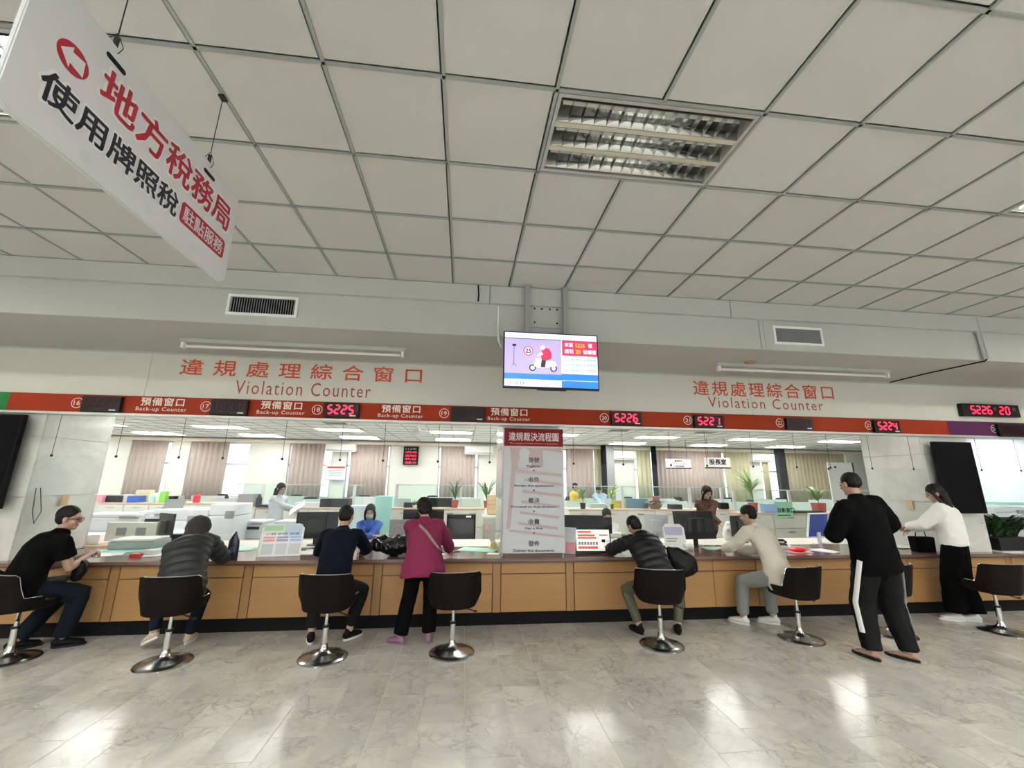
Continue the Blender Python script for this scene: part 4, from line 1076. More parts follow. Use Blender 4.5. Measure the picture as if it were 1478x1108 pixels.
    # trousers
    if leg and not half:
        l_ = MB(); r0, r1, r2 = leg.get('r', (.098, .075, .062))
        l_.ell(hip - Vector((0, 0, .0)), (.17 * s * wide ** .5, .135 * s, .12 * s), Matrix((hr, hf, Vector((0, 0, 1)))).transposed())
        for k in (0, 1):
            a, q, f = legs[k]; end = q.lerp(f, leg.get('len', .96)); limb(l_, [a, q, end], [r0, r1, r2], 0, True)
        sub(l_, leg.get('name', 'trousers'), leg['mat'], root, org, .0125, 3, leg.get('folds', .014), .10)
        if leg.get('stripe'):
            for k in (0, 1):
                a, q, f = legs[k]; q0 = (-1, 1)[k]; sm = MB(); out = hr * q0
                P = []; n_ = 24
                for i in range(n_ + 1):
                    t = i / n_ * leg['stripe_to']
                    if t < .5: c = a.lerp(q, t * 2); r = (r0 + .012 + (r1 - r0) * t * 2) * s
                    else: c = q.lerp(f, (t - .5) * 2); r = (r1 + .004 + (r2 - r1) * (t - .5) * 2) * s
                    P.append(c + (out * .93 + back * .37).normalized() * (r + .004))
                sm.tube(P, [(.022 * s, .006)] * len(P), 8, side=back.lerp(-out, .3)); sm.build('side_stripe', leg['stripe'], root, origin=org, smooth=True)
    # shoes
    if shoe and not half:
        for k in (0, 1):
            f = legs[k][2]; fy = yawdir(fyaw[k]); r_ = Vector((fy.y, -fy.x, 0)); base_z = f.z - .085 * s if shoe.get('lift') else 0.0
            bz = base_z if shoe.get('lift') else max(0.0, f.z - .09 * s) if f.z - .09 * s > .03 else 0.0
            Mx = Matrix((r_, fy, Vector((0, 0, 1)))).transposed(); O = Vector((f.x, f.y, bz)) - fy * .0
            tilt = shoe.get('tilt', (0, 0))[k]
            if tilt: Mx = Matrix.Rotation(math.radians(tilt), 3, r_) @ Mx
            def SP(x, y, z): return O + Mx @ (Vector((x, y, z)) * s)
            so = MB(); out = []
            n_ = 22
            def outline(grow, z):
                R_ = []
                for i in range(n_):
                    a = 2 * PI * i / n_; yy = math.cos(a); xx = math.sin(a)
                    wd = .042 + .006 * yy; R_.append(SP(xx * (wd + grow), .065 + yy * (.130 + grow), z))
                return R_
            so.loft([outline(-.004, 0), outline(.002, .006), outline(.002, .022)]); so.build('sole', shoe['sole'], root, origin=org, smooth=True, bev=.002)
            if shoe.get('kind') == 'flipflop':
                MB().cap_tube([SP(-.035, .09, .02), SP(-.018, .115, .045), SP(0, .15, .035), SP(.018, .115, .045), SP(.035, .09, .02)], [(.012, .004)] * 5, 8).build('strap', shoe['mat'], root, origin=org, smooth=True)
                ft = MB(); ft.cap_tube([SP(0, -.03, .05), SP(0, .03, .048), SP(0, .10, .036), SP(0, .15, .030)], [(.030 * s, .030 * s), (.036 * s, .030 * s), (.040 * s, .018 * s), (.036 * s, .012 * s)], 12, side=r_); ft.cap_tube([SP(0, -.01, .05), f + Vector((0, 0, .05))], [.034 * s, .034 * s], 10)
                sub(ft, 'foot', skin, root, org, .008, 2)
            else:
                up = MB(); up.cap_tube([SP(0, -.035, .050), SP(0, .02, .052), SP(0, .08, .044), SP(0, .155, .034)], [(.039 * s, .036 * s), (.042 * s, .038 * s), (.045 * s, .032 * s), (.041 * s, .022 * s)], 14, side=r_)
                up.cap_tube([SP(0, .0, .05), SP(0, -.01, .095)], [.040 * s, .036 * s], 12); sub(up, 'shoe', shoe['mat'], root, org, .008, 3)
    return dict(root=root, HP=HP, arms=arms, legs=legs, neck=neck, su=su, sr=sr, back=back, fwd=fwd, sp=sp, org=org, HM=HM, s=s)

M_puffgrey = varied('charcoal quilted nylon', (.016, .017, .0175), .5, .12, 8, spec=.3)
M_puffblack = varied('black quilted nylon', (.0035, .0035, .005), .5, .12, 8, spec=.3)
M_blackcloth = varied('black cloth', (.002, .002, .0022), .9, .15, 10, spec=.08)
M_navy = varied('navy cloth', (.0028, .0045, .011), .85, .12, 10, spec=.1)
M_magenta = varied('magenta fleece', (.155, .005, .045), .85, .12, 9)
M_creamcloth = varied('cream knit', (.60, .56, .47), .8, .06, 9)
M_whiteknit = varied('white knit', (.80, .80, .76), .85, .05, 9)
M_greycloth = varied('grey cloth', (.22, .235, .225), .8, .08, 9)
M_charcoal = varied('charcoal cloth', (.0075, .0075, .008), .85, .10, 9, spec=.12)
M_denim = varied('dark denim', (.004, .008, .014), .8, .2, 14, spec=.12)
M_olive = varied('olive cloth', (.085, .085, .055), .8, .10, 9)
M_brownknit = varied('brown knit', (.07, .025, .015), .85, .10, 9)
M_bluecloth = varied('blue cloth', (.05, .13, .50), .7, .10, 9)
M_greysweat = varied('pale grey cloth', (.50, .52, .56), .8, .05, 9)
M_yellowcloth = varied('yellow cloth', (.80, .50, .06), .8, .05, 9)
M_maskgreen = mat('grey green mask', (.33, .42, .40), .8); M_maskblue = mat('blue mask', (.45, .62, .72), .8)
M_whiteshoe = mat('white leather', (.72, .72, .69), .5); M_mauve = mat('mauve shoe', (.22, .12, .18), .45); M_solewhite = mat('white sole', (.75, .75, .73), .5); M_tanshoe = mat('beige canvas', (.55, .46, .34), .7)
V = Vector
blk = dict(mat=M_blackmatt, sole=M_black)

# man in black at the far left end
P1 = person('man in black shirt and glasses seated sideways by the marble pillar', (-4.12, 4.74, 0), (-4.19, 4.77, .60), (-4.10, 4.92, 1.06),
    [(-4.02, 5.20, .825), (-3.93, 5.10, .84)], [(-4.30, 4.98, .085), (-3.93, 5.02, .085)], hyaw=-40, syaw=-38, head=(-72, -4), s=1.0,
    elbow=(V((-.6, -.3, -.6)), V((.3, -.8, -.8))), knee=(V((.3, .6, 1)), V((.6, .5, 1))), fyaw=(-45, -65),
    top=dict(mat=M_blackcloth, short=True, name='shirt', grow=.030, folds=.02, arms=(.080, .07, .06), hem=-.16), leg=dict(mat=M_denim, r=(.105, .085, .075), name='jeans'), shoe=blk, hair=('short', M_hair), glasses=True, curl=(50, 45), wide=1.26)
# person in hooded grey puffer
P2 = person('person in a charcoal quilted coat with dark hood bent over the counter', (-2.67, 4.60, 0), (-2.68, 4.62, .60), (-2.84, 4.95, 1.00),
    [(-2.98, 5.30, .82), (-2.76, 5.27, .82)], [(-2.98, 4.86, .17), (-2.75, 5.02, .085)], hyaw=8, syaw=2, head=(10, -55), s=.93,
    elbow=(V((-1, -.2, -.3)), V((.8, -.2, -.5))), knee=(V((-.5, .4, 1)), V((.2, .3, 1))), fyaw=(60, 8),
    top=dict(mat=M_puffgrey, grow=.045, puff=.022, folds=.008, arms=(.078, .068, .056), hem=-.15, hood='up', hood_mat=varied('dark fur lined hood', (.025, .020, .018), .9, .3, 20), name='puffer_coat'), leg=dict(mat=M_denim, r=(.09, .068, .055)), shoe=dict(mat=M_tanshoe, sole=M_solewhite, lift=True, tilt=(-25, 0)), hair=('short', M_hairbrown), wide=1.05)
# man in navy
P3 = person('man in a navy jacket and grey trousers seated at the counter, seen from behind', (-1.28, 4.62, 0), (-1.29, 4.66, .61), (-1.31, 4.95, 1.09),
    [(-1.50, 5.32, .82), (-1.16, 5.36, .82)], [(-1.52, 4.93, .09), (-1.16, 5.00, .09)], hyaw=-6, syaw=2, head=(0, -18), s=.97,
    elbow=(V((-1, -.3, -.6)), V((1, -.3, -.6))), knee=(V((-.3, .8, 1)), V((.5, .6, 1))), fyaw=(18, -35),
    top=dict(mat=M_navy, grow=.026, folds=.022, arms=(.078, .066, .05), hem=-.20, box=.15, collar=.03), leg=dict(mat=M_charcoal, r=(.098, .078, .064), len=.88), shoe=dict(mat=M_blackmatt, sole=M_solewhite), hair=('short', M_hair))
# woman in magenta
P4 = person('woman in a magenta jacket with a crossbody strap standing at the counter, seen from behind', (-.42, 4.78, 0), (-.40, 4.78, .80), (-.42, 4.86, 1.20),
    [(-.44, 5.20, .90), (-.12, 5.26, .815)], [(-.60, 4.82, .08), (-.31, 4.86, .08)], hyaw=8, syaw=6, head=(20, -18), s=.88, seated=False,
    elbow=(V((-1, -.6, -.5)), V((1, -.8, -.6))), knee=(V((0, 1, 0)), V((0, 1, 0))), fyaw=(62, 2),
    top=dict(mat=M_magenta, grow=.040, folds=.028, arms=(.088, .082, .066), hem=-.36, flare=.10, box=.165, collar=.03), leg=dict(mat=M_blackcloth, r=(.105, .09, .085), len=.97), shoe=dict(mat=M_mauve, sole=M_mauve), hair=('curly', M_hair), wide=1.05)
# person in black puffer
P5 = person('person in a black quilted jacket with tied up hair leaning on the counter', (2.12, 4.62, 0), (2.18, 4.66, .59), (2.13, 5.00, 1.01),
    [(1.90, 5.34, .82), (2.16, 5.36, .82)], [(2.03, 4.92, .085), (2.47, 4.88, .085)], hyaw=-8, syaw=8, head=(18, -38), s=.93,
    elbow=(V((-1, -.2, -.3)), V((.8, -.4, -.5))), knee=(V((-.5, .5, 1)), V((.6, .5, 1))), fyaw=(15, -20),
    top=dict(mat=M_puffblack, grow=.040, puff=.020, folds=.006, arms=(.074, .066, .056), hem=-.06, hood='down', name='puffer_jacket'), leg=dict(mat=M_olive, r=(.094, .07, .054), len=.90), shoe=blk, hair=('tied', M_hair), wide=1.05)
# man in cream
P6 = person('man in a cream sweater, grey trousers and white sneakers leaning on the counter', (3.72, 4.70, 0), (3.66, 4.72, .62), (3.62, 4.98, 1.11),
    [(3.38, 5.32, .82), (3.55, 5.34, .82)], [(3.42, 5.10, .09), (3.80, 5.08, .09)], hyaw=20, syaw=20, head=(40, -14), s=.98,
    elbow=(V((-.8, .2, -1)), V((.6, -.2, -.8))), knee=(V((-.3, .6, 1)), V((.1, .6, 1))), fyaw=(35, 48),
    top=dict(mat=M_creamcloth, grow=.024, folds=.024, arms=(.076, .066, .052), hem=-.26, box=.14, sleeve=.85, name='sweater', collar=.012), leg=dict(mat=M_greycloth, r=(.10, .078, .066), len=.92), shoe=dict(mat=M_whiteshoe, sole=M_solewhite), hair=('short', M_hair))
# standing man in black
P7 = person('tall standing man in black jacket, white striped track trousers and flip flops', (4.20, 4.0, 0), (4.18, 3.99, .93), (4.10, 4.0, 1.49),
    [(4.01, 4.24, 1.14), (4.39, 4.22, 1.10)], [(4.04, 4.06, .075), (4.38, 4.00, .075)], hyaw=-4, syaw=6, head=(6, -6), s=1.03, seated=False,
    elbow=(V((-.75, -.25, -.7)), V((1, -.25, -.45))), knee=(V((0, 1, 0)), V((.2, 1, 0))), fyaw=(8, 26),
    top=dict(mat=M_blackcloth, grow=.036, folds=.020, arms=(.092, .084, .062), hem=-.22, box=.155, collar=.035), leg=dict(mat=M_charcoal, r=(.118, .104, .080), len=.97, stripe=M_solewhite, stripe_to=.80, folds=.022, name='track_trousers'), shoe=dict(mat=M_black, sole=M_black, kind='flipflop'), hair=('buzz', M_hair), wide=1.16)
# woman in white
P8 = person('woman with long dark hair in a white sweater and wide black trousers at the counter', (6.32, 4.95, 0), (6.36, 4.95, .90), (6.34, 4.97, 1.40),
    [(6.10, 5.27, 1.10), (6.22, 5.32, 1.06)], [(6.24, 5.00, .07), (6.44, 4.96, .07)], hyaw=22, syaw=24, head=(52, -16), s=.95, seated=False,
    elbow=(V((-.8, -.4, -.8)), V((.7, -.5, -.6))), knee=(V((0, 1, 0)), V((0, 1, 0))), fyaw=(60, 60),
    top=dict(mat=M_whiteknit, grow=.036, folds=.018, arms=(.088, .080, .056), hem=.02, box=.16, name='sweater', collar=.012), leg=dict(mat=M_blackcloth, r=(.112, .112, .125), len=.99, name='wide_trousers'), shoe=dict(mat=M_whiteshoe, sole=M_solewhite), hair=('long', M_hairbrown, .55))
# clerks
C1 = person('clerk with very long black hair in a pale grey top reading a sheet', (-3.69, 8.95, 0), (-3.69, 8.95, .84), (-3.69, 8.97, 1.29),
    [(-3.50, 9.12, 1.03), (-3.40, 9.08, 1.05)], [(-3.77, 8.95, .08), (-3.61, 8.95, .08)], hyaw=-120, syaw=-120, head=(-115, -12), s=.90, seated=False,
    elbow=(V((0, .5, -1)), V((0, -.5, -1))), top=dict(mat=M_greysweat, grow=.02, name='top'), leg=dict(mat=M_charcoal), shoe=blk, hair=('long', M_hair, .42))
def bk(x, y, z, k): return (x * k, y * k, 1.675 + (z - 1.675) * k)
K2, K3, K4 = 1.115, 1.095, 1.085
C2 = person('masked clerk with long hair in a blue top sitting behind the counter', (-1.52, 7.34, 0), (-1.52, 7.40, .58), (-1.52, 7.30, .97),
    [(-1.66, 6.98, .79), (-1.38, 6.98, .79)], [(-1.61, 7.0, .08), (-1.43, 7.0, .08)], hyaw=180, syaw=180, head=(186, -10), s=.96,
    elbow=(V((1, .2, -.6)), V((-1, .2, -.6))), knee=(V((0, -1, 1)), V((0, -1, 1))), fyaw=(180, 180), top=dict(mat=M_bluecloth, grow=.02, name='top'), leg=dict(mat=M_charcoal), shoe=blk, hair=('long', M_hairbrown, .22), mask=M_maskgreen, wide=.95)
C3 = person('clerk with a pale blue mask sitting behind two dark monitors', (2.55, 7.42, 0), (2.55, 7.46, .56), (2.53, 7.36, .92),
    [(2.37, 7.02, .79), (2.67, 7.0, .79)], [(2.44, 7.1, .08), (2.64, 7.1, .08)], hyaw=180, syaw=180, head=(172, -16), s=.96,
    elbow=(V((1, .2, -.6)), V((-1, .2, -.6))), knee=(V((0, -1, 1)), V((0, -1, 1))), fyaw=(180, 180), top=dict(mat=M_whiteknit, grow=.025, name='top'), leg=dict(mat=M_charcoal), shoe=blk, hair=('tied', M_hair), mask=M_maskblue)
C4 = person('clerk in a brown sweater standing behind a monitor and looking down', (4.44, 7.34, 0), (4.44, 7.36, .88), (4.39, 7.28, 1.33),
    [(4.46, 7.0, .96), (4.28, 7.0, .92)][::-1], [(4.34, 7.36, .08), (4.54, 7.36, .08)], hyaw=172, syaw=172, head=(182, -22), s=.96, seated=False,
    elbow=(V((-1, .2, -.6)), V((1, .2, -.6))), top=dict(mat=M_brownknit, grow=.024, name='sweater'), leg=dict(mat=M_charcoal), shoe=blk, hair=('bob', M_hairbrown))
C5 = person('clerk in a yellow top far back beside the flow chart board', (3.25, 12.15, 0), (3.25, 12.15, .86), (3.23, 12.15, 1.32),
    [(3.42, 11.95, 1.08), (3.35, 11.93, 1.06)], [(3.17, 12.15, .08), (3.33, 12.15, .08)], hyaw=230, syaw=230, head=(235, -15), s=.92, seated=False, top=dict(mat=M_yellowcloth, grow=.025, name='top'), leg=dict(mat=M_charcoal), shoe=blk, hair=('short', M_hair))
C6 = person('clerk in a pale blue shirt bent over a desk far back in the office', (4.03, 12.2, 0), (4.05, 12.22, .84), (3.98, 12.08, 1.28),
    [(3.80, 11.85, .95), (4.10, 11.82, .95)], [(3.97, 12.2, .08), (4.13, 12.2, .08)], hyaw=170, syaw=160, head=(150, -45), s=.97,
    knee=(V((0, -1, 1)), V((0, -1, 1))), top=dict(mat=mat('pale blue shirt', (.50, .60, .75), .8), grow=.02, name='shirt'), leg=dict(mat=M_charcoal), shoe=blk, hair=('short', M_hair))

# ------------------------------------------------------------------ what people carry
st_ = MB(); p4 = P4; S4 = p4['sp']; s = p4['s']; bkd = p4['back']
def onback(t, x, off=.165): return S4(t) + p4['sr'] * x + bkd * off * s
st_.tube([onback(.97, -.07, .075), onback(.88, -.045, .150), onback(.72, .02, .168), onback(.5, .085, .165), onback(.3, .15, .13), S4(.2) + p4['sr'] * .21], [(.015, .004)] * 6, 8, side=(1, 0, 0))
tag(st_.build('crossbody_strap', varied('grey patterned strap', (.20, .15, .14), .6, .5, 60), smooth=True), 'patterned grey strap across the back of the magenta jacket', 'strap')
bg = thing('shoulder_bag', 'soft black leather bag hanging beside the black quilted jacket', 'bag', (2.56, 4.86, .62)); og = (2.56, 4.86, .62)
b = MB(); M_bag = varied('soft black leather', (.0035, .0035, .0035), .45, .2, 20, spec=.15)
b.cap_tube([(2.42, 4.89, .90), (2.48, 4.88, .84), (2.55, 4.87, .77), (2.63, 4.86, .69), (2.64, 4.86, .66)], [(.03, .02), (.10, .05), (.14, .07), (.155, .075), (.13, .06)], 16, side=(1, .1, .9))
sub(b, 'bag_body', M_bag, bg, og, .012, 3, .02, .09)
MB().tube([(2.40, 4.93, .90), (2.33, 4.96, 1.0), (2.24, 4.97, 1.045), (2.30, 5.02, 1.0), (2.44, 4.94, .88)], [(.010, .004)] * 5, 8).build('bag_strap', M_bag, bg, origin=og, smooth=True)
wb_ = thing('waist_pouch', 'small dark pouch lying on the thigh of the man in black', 'bag', (-4.0, 4.9, .60)); og = (-4.0, 4.9, .60)
b = MB(); b.cap_tube([(-4.04, 4.86, .655), (-3.96, 4.93, .65)], [(.055, .035), (.06, .035)], 14); sub(b, 'pouch_body', varied('worn dark canvas', (.008, .008, .0078), .8, .3, 30), wb_, og, .012, 2, .02, .05)
b = MB(); b.box((-3.72, 5.08, .80), (.18, .12, .22), rz=-.6); ob_ = thing('black_bag', 'black bag held between the man in black and the counter', 'bag', (-3.76, 5.06, .62)); b2 = MB(); b2.cap_tube([(-3.90, 4.99, .66), (-3.89, 5.0, .72), (-3.88, 5.0, .77)], [(.08, .05), (.085, .06), (.07, .05)], 16, side=(.7, -.6, 0)); sub(b2, 'bag_body', M_bag, ob_, (-3.76, 5.06, .62), .012, 2, .02, .07)
# ------------------------------------------------------------------ office furniture and clutter
def monitor(px, Y, zb, w, h, label, yaw=0, m=None, face=None, py=None, stand=True, tilt=0, rear=True):
    """seen from behind unless face gives the screen material"""
    x = W(px, 720, Y).x; og = (x, Y, zb)
    t = thing('monitor', label, 'monitor', og, math.radians(yaw)); m = m or M_black
    zc = .09 if stand else .012
    Rm = Matrix.Rotation(math.radians(tilt), 3, 'X')
    MB().box((0, 0, zc + h / 2), (w, .03, h), R=Rm).build('casing', m, t, bev=.005)
    MB().box(Rm @ Vector((0, (-.0165 if face else .0165), 0)) + Vector((0, 0, zc + h / 2)), (w - .03, .003, h - .03), R=Rm).build('screen', face or M_blackmatt, t)
    if not face: MB().box((0, -.03, zc + h / 2), (w * .45, .035, h * .5)).build('rear_cover', m, t, bev=.008)
    if stand:
        MB().span((-.03, -.015, .01), (.03, .015, zc + .08)).build('neck', m, t, bev=.003)
        MB().lathe((0, 0, 0), [(.11, 0), (.11, .008), (.05, .014)], 24).build('foot', m, t, smooth=True)
    return t
def at3(px, Y, z): return (W(px, 720, Y).x, Y, z)

# cabinet rows
def cabinet_row(px0, px1, Y, ztop, label, n, glassz=None, posts=(), depth=.45):
    x0, x1 = W(px0, 733, Y).x, W(px1, 733, Y).x; og = ((x0 + x1) / 2, Y + depth / 2, 0)
    t = thing('cabinet_row', label, 'cabinet', og)
    MB().span((x0, Y + .02, 0), (x1, Y + depth, ztop - .03)).build('body', M_beige, t, origin=og)
    MB().span((x0 - .02, Y - .01, ztop - .03), (x1 + .02, Y + depth + .02, ztop)).build('wood_top', M_woodlight, t, origin=og, bev=.004)
    w = (x1 - x0) / n
    for q in range(n):
        a, b = x0 + q * w + .008, x0 + (q + 1) * w - .008
        for z0, z1 in ((.06, .40), (.41, .73), (.74, ztop - .04)):
            d = MB().span((a, Y, z0), (b, Y + .02, z1)).build('drawer', M_beige, t, origin=og, bev=.003)
            MB().box(((a + b) / 2 - og[0], Y - .008 - og[1], z1 - .06), (.14, .016, .02)).build('handle', M_steel, d)
    if glassz:
        MB().span((x0, Y + .20, ztop + .01), (x1, Y + .208, glassz)).build('glass_screen', M_glassgreen, t, origin=og)
        MB().span((x0, Y + .195, glassz), (x1, Y + .213, glassz + .018)).build('top_rail', M_alu, t, origin=og)
        for p in posts:
            x = W(p, 720, Y).x; MB().span((x - .025, Y + .18, ztop), (x + .025, Y + .23, glassz + .01)).build('post', M_lightgrey, t, origin=og)
    return t
cabinet_row(566, 699, 8.6, 1.10, 'low cabinets with wooden top and glass screen behind the magenta jacket', 4, 1.535, (570, 665))
cabinet_row(822, 1062, 8.65, 1.09, 'long low cabinets with glass screen right of the flow chart board', 6, 1.54, (904, 1003, 1050))
cabinet_row(1066, 1300, 8.3, 1.05, 'low cabinets with glass screen behind the green notice', 5, 1.50, (1068, 1150))
cabinet_row(330, 520, 9.6, 1.04, 'low cabinets behind the long-haired clerk', 5, 1.50, (372, 507))
cabinet_row(140, 322, 10.3, 1.08, 'low cabinets holding small bright boxes near the left pillar', 5)
# far desks
def desk(px0, px1, Y, label):
    x0, x1 = W(px0, 720, Y).x, W(px1, 720, Y).x; og = ((x0 + x1) / 2, Y + .35, 0)
    t = thing('office_desk', label, 'desk', og, 0, 'desks far back in the office')
    MB().span((x0, Y, .71), (x1, Y + .7, .74)).build('desk_top', M_clerkdesk, t, origin=og, bev=.003)
    for x in (x0 + .02, x1 - .02): MB().span((x - .015, Y + .02, 0), (x + .015, Y + .68, .71)).build('side_panel', M_lightgrey, t, origin=og)
    MB().span((x0, Y - .03, .30), (x1, Y - .005, 1.12)).build('divider_panel', mat('pale sage divider', (.60, .66, .62), .8), t, origin=og)
    MB().span((x0, Y - .035, 1.12), (x1, Y + .0, 1.14)).build('divider_cap', M_lightgrey, t, origin=og)
where = {11.0: 'first', 12.6: 'second'}
spots = {11.0: (150, 222, 330, 440, 570, 660, 838, 905, 965, 1070, 1150), 12.6: (190, 300, 420, 530, 640, 860, 950, 1030, 1110, 1190)}
near = {150: 'by the left pillar', 222: 'in front of the first curtain', 330: 'in front of the bare bright window', 440: 'below the notice poster', 570: 'below the wall clock panel', 660: 'before the curtain nearest the board', 838: 'beside the clerk in yellow', 905: 'before the short yellow curtain', 965: 'below the printed name sign', 1070: 'behind the tall red potted plant', 1150: 'before the sand curtain',
        190: 'in line with the first curtain', 300: 'in line with the bare window', 420: 'in line with the long-haired clerk', 530: 'in line with the fourth curtain', 640: 'in line with the ceiling fan', 860: 'in line with the grey pillar', 950: 'behind the flower basket', 1030: 'behind the clerk in brown', 1110: 'in line with the dark window post', 1190: 'beside the whiteboard'}
rnd = random.Random(5)
for Y, ps in spots.items():
    for q, p in enumerate(ps):
        hw = 26 if Y < 12 else 24
        desk(p - hw, p + hw, Y, 'desk in the %s far row %s' % (where[Y], near[p]))
        monitor(p - 8 + rnd.random() * 6, Y + .35, .74, .50, .30, 'dark monitor in the %s far row %s' % (where[Y], near[p]), yaw=rnd.uniform(-15, 15))
        x = W(p + 13, 720, Y).x; hh = .12 + rnd.random() * .30
        st = thing('paper_stack', 'stack of files in the %s far row %s' % (where[Y], near[p]), 'paper stack', (x, Y + .3, .74))
        zz = 0
        while zz < hh:
            d_ = .02 + rnd.random() * .04
            MB().box((rnd.uniform(-.01, .01), 0, zz + d_ / 2), (.24, .30, d_ - .003), rz=rnd.uniform(-.1, .1)).build('file', rnd.choice([M_paper, M_paper, M_lightgrey, M_lblue, M_teal, M_pink, M_yellow]), st); zz += d_
        x = W(p - 20, 720, Y).x
        if p in (905, 838): continue
        cc = thing('desk_chair', 'dark desk chair in the %s far row %s' % (where[Y], near[p]), 'chair', (x, Y + 1.32, 0), rnd.uniform(-.3, .3))
        MB().cap_tube([(0, 0, .50), (0, .05, .75), (0, .06, .95), (0, .04, 1.12)], [(.20, .03), (.22, .03), (.22, .028), (.17, .02)], 12, side=(1, 0, 0)).build('backrest', M_darkgrey, cc, smooth=True)
        MB().box((0, -.2, .47), (.44, .42, .07)).build('seat', M_darkgrey, cc, bev=.02); MB().tube([(0, -.2, .06), (0, -.2, .44)], .025, 8).build('pole', M_black, cc)
        b_ = MB()
        for k in range(5): b_.tube([(0, -.2, .08), (.26 * math.cos(k * 1.2566), -.2 + .26 * math.sin(k * 1.2566), .03)], .018, 6)
        b_.build('base', M_black, cc)

# wall things
def aircon(px0, px1, py0, py1, Y, label):
    a, b = W(px0, py0, Y), W(px1, py1, Y); w = b.x - a.x; h = a.z - b.z; og = ((a.x + b.x) / 2, Y, b.z)
    t = thing('air_conditioner', label, 'air conditioner', og)
    MB().span((-w / 2, -.10, 0), (w / 2, .12, h)).build('casing', M_white, t, bev=.03)
    MB().span((-w / 2 + .05, -.104, .03), (w / 2 - .05, -.10, .06)).build('outlet_slot', M_grey, t)
aircon(471, 514, 640, 652, 14.75, 'wall air conditioner above the notice poster')
aircon(671, 712, 643, 656, 14.75, 'wall air conditioner beside the flow chart board')
aircon(884, 918, 650, 664, 14.86, 'wall air conditioner between grey pillar and yellow curtain')
aircon(1082, 1111, 654, 667, 14.86, 'wall air conditioner beside the bare window post')
def flatbox(name, label, cat, px0, px1, py0, py1, Y, m, th=.02):
    a, b = W(px0, py0, Y), W(px1, py1, Y); og = ((a.x + b.x) / 2, Y, b.z)
    t = thing(name, label, cat, og); w, h = b.x - a.x, a.z - b.z
    MB().span((-w / 2, 0, 0), (w / 2, th, h)).build('panel', m, t, bev=.002); return t, w, h
t, w, h = flatbox('wall_poster', 'white notice poster with red heading on the office back wall', 'poster', 472, 497, 671, 693, 14.9, M_paper)
MB().span((-w / 2 + .02, -.003, h * .80), (w / 2 - .02, 0, h * .92)).build('red_heading', M_red, t); MB().span((-w / 2, -.003, 0), (w / 2, 0, h * .07)).build('blue_edge', M_lblue, t)
for q in range(4): MB().span((-w / 2 + .08, -.002, h * (.65 - q * .13)), (w / 2 - .08, 0, h * (.69 - q * .13))).build('text_line', M_grey, t)
t, w, h = flatbox('clock_panel', 'black digital wall panel with red figures', 'clock', 583, 603, 644, 671, 14.9, M_black, .05)
for q, (s_, mm_) in enumerate((('112年', M_lightgrey), ('12月14日', M_led), ('星期四', M_led), ('09:42', M_led), ('溫度 24', M_led))):
    lettering(s_, mm_, t, (-w * .36, -.001, h * (.82 - q * .185)), XU, ZU, w=w * .72, h=h * .11)
t, w, h = flatbox('white_board', 'large white board on the office side of the marble pillar', 'whiteboard', 1194, 1246, 667, 765, 7.9, M_paper, .03)
MB().span((w / 2, -.005, 0), (w / 2 + .03, .035, h)).build('dark_edge', M_darkgrey, t)
for x, z in ((-.28, .90), (-.12, .93), (-.2, .42), (.05, .30)): MB().tube([(x, -.012, z * h), (x, 0, z * h)], .022, 10).build('magnet', M_darkgrey, t)
for q in (-1, 1): MB().span((q * w * .4 - .015, .0, -(W(1220, 765, 7.9).z)), (q * w * .4 + .015, .03, 0)).build('leg', M_lightgrey, t)
def hang_sign(px0, px1, py0, py1, Y, label, lines):
    t, w, h = flatbox('name_sign', label, 'sign', px0, px1, py0, py1, Y, M_paper, .03)
    MB().span((-w / 2, -.002, -.025), (w / 2, .032, .012)).build('violet_edge', M_purple, t)
    for q in (-1, 1): MB().tube([(q * w * .35, .015, h), (q * w * .35, .015, ZO - W(px0, py1, Y).z)], .006, 6).build('suspension_wire', M_darkgrey, t)
    for txt, zz, hh, ww, bb in lines: lettering(txt, M_blackmatt, t, (0, -.001, h * zz), XU, ZU, w=ww * w, h=hh * h, bold=bb, align='C')
hang_sign(961, 998, 662, 675.5, 12.2, 'hanging name sign with three small lines of print', (('裁罰科', .68, .20, .32, .02), ('Section Chief Office', .42, .12, .66, 0), ('公務洽談室', .10, .20, .42, .02)))
hang_sign(1017, 1055, 660, 675, 11.6, 'hanging name sign with three bold calligraphy characters', (('股長室', .30, .55, .66, .03),))
fan = thing('ceiling_fan', 'round orbit fan on the office ceiling', 'fan', at3(596, 8.6, 2.62)); fb_ = MB()
for k in range(8): fb_.tube([(.19 * math.cos(a) * math.cos(k * PI / 8), .19 * math.sin(a), .12 * 0 + .19 * math.cos(a) * math.sin(k * PI / 8) * .55) for a in [2 * PI * q / 20 for q in range(21)]], .003, 5)
fb_.build('wire_guard', M_lightgrey, fan)
MB().tube([(0, 0, .0), (0, 0, .32)], .02, 10).build('rod', M_white, fan); MB().ell((0, 0, .0), (.06, .06, .05)).build('motor', M_lightgrey, fan, smooth=True)
bl_ = MB()
for k in range(3): bl_.box((.09 * math.cos(k * 2.1), .09 * math.sin(k * 2.1), -.01), (.14, .06, .004), rz=k * 2.1)
bl_.build('blade', M_grey, fan)
for px, lab in ((262, 'over the hooded coat bay'), (470, 'over the navy jacket bay'), (900, 'over the black puffer jacket'), (1030, 'above the two hanging name signs')):
    v = thing('ceiling_diffuser', 'square dark slatted air diffuser in the office ceiling ' + lab, 'vent', at3(px, 9.9 if px > 300 else 9.3, ZO - .03)); 
    MB().box((0, 0, .012), (.6, .6, .02)).build('frame', M_white, v)
    for q in range(4): MB().box((0, -.2 + q * .13, -.004), (.5, .05, .012), R=Matrix.Rotation(.5, 3, 'X')).build('slat', M_grey, v)

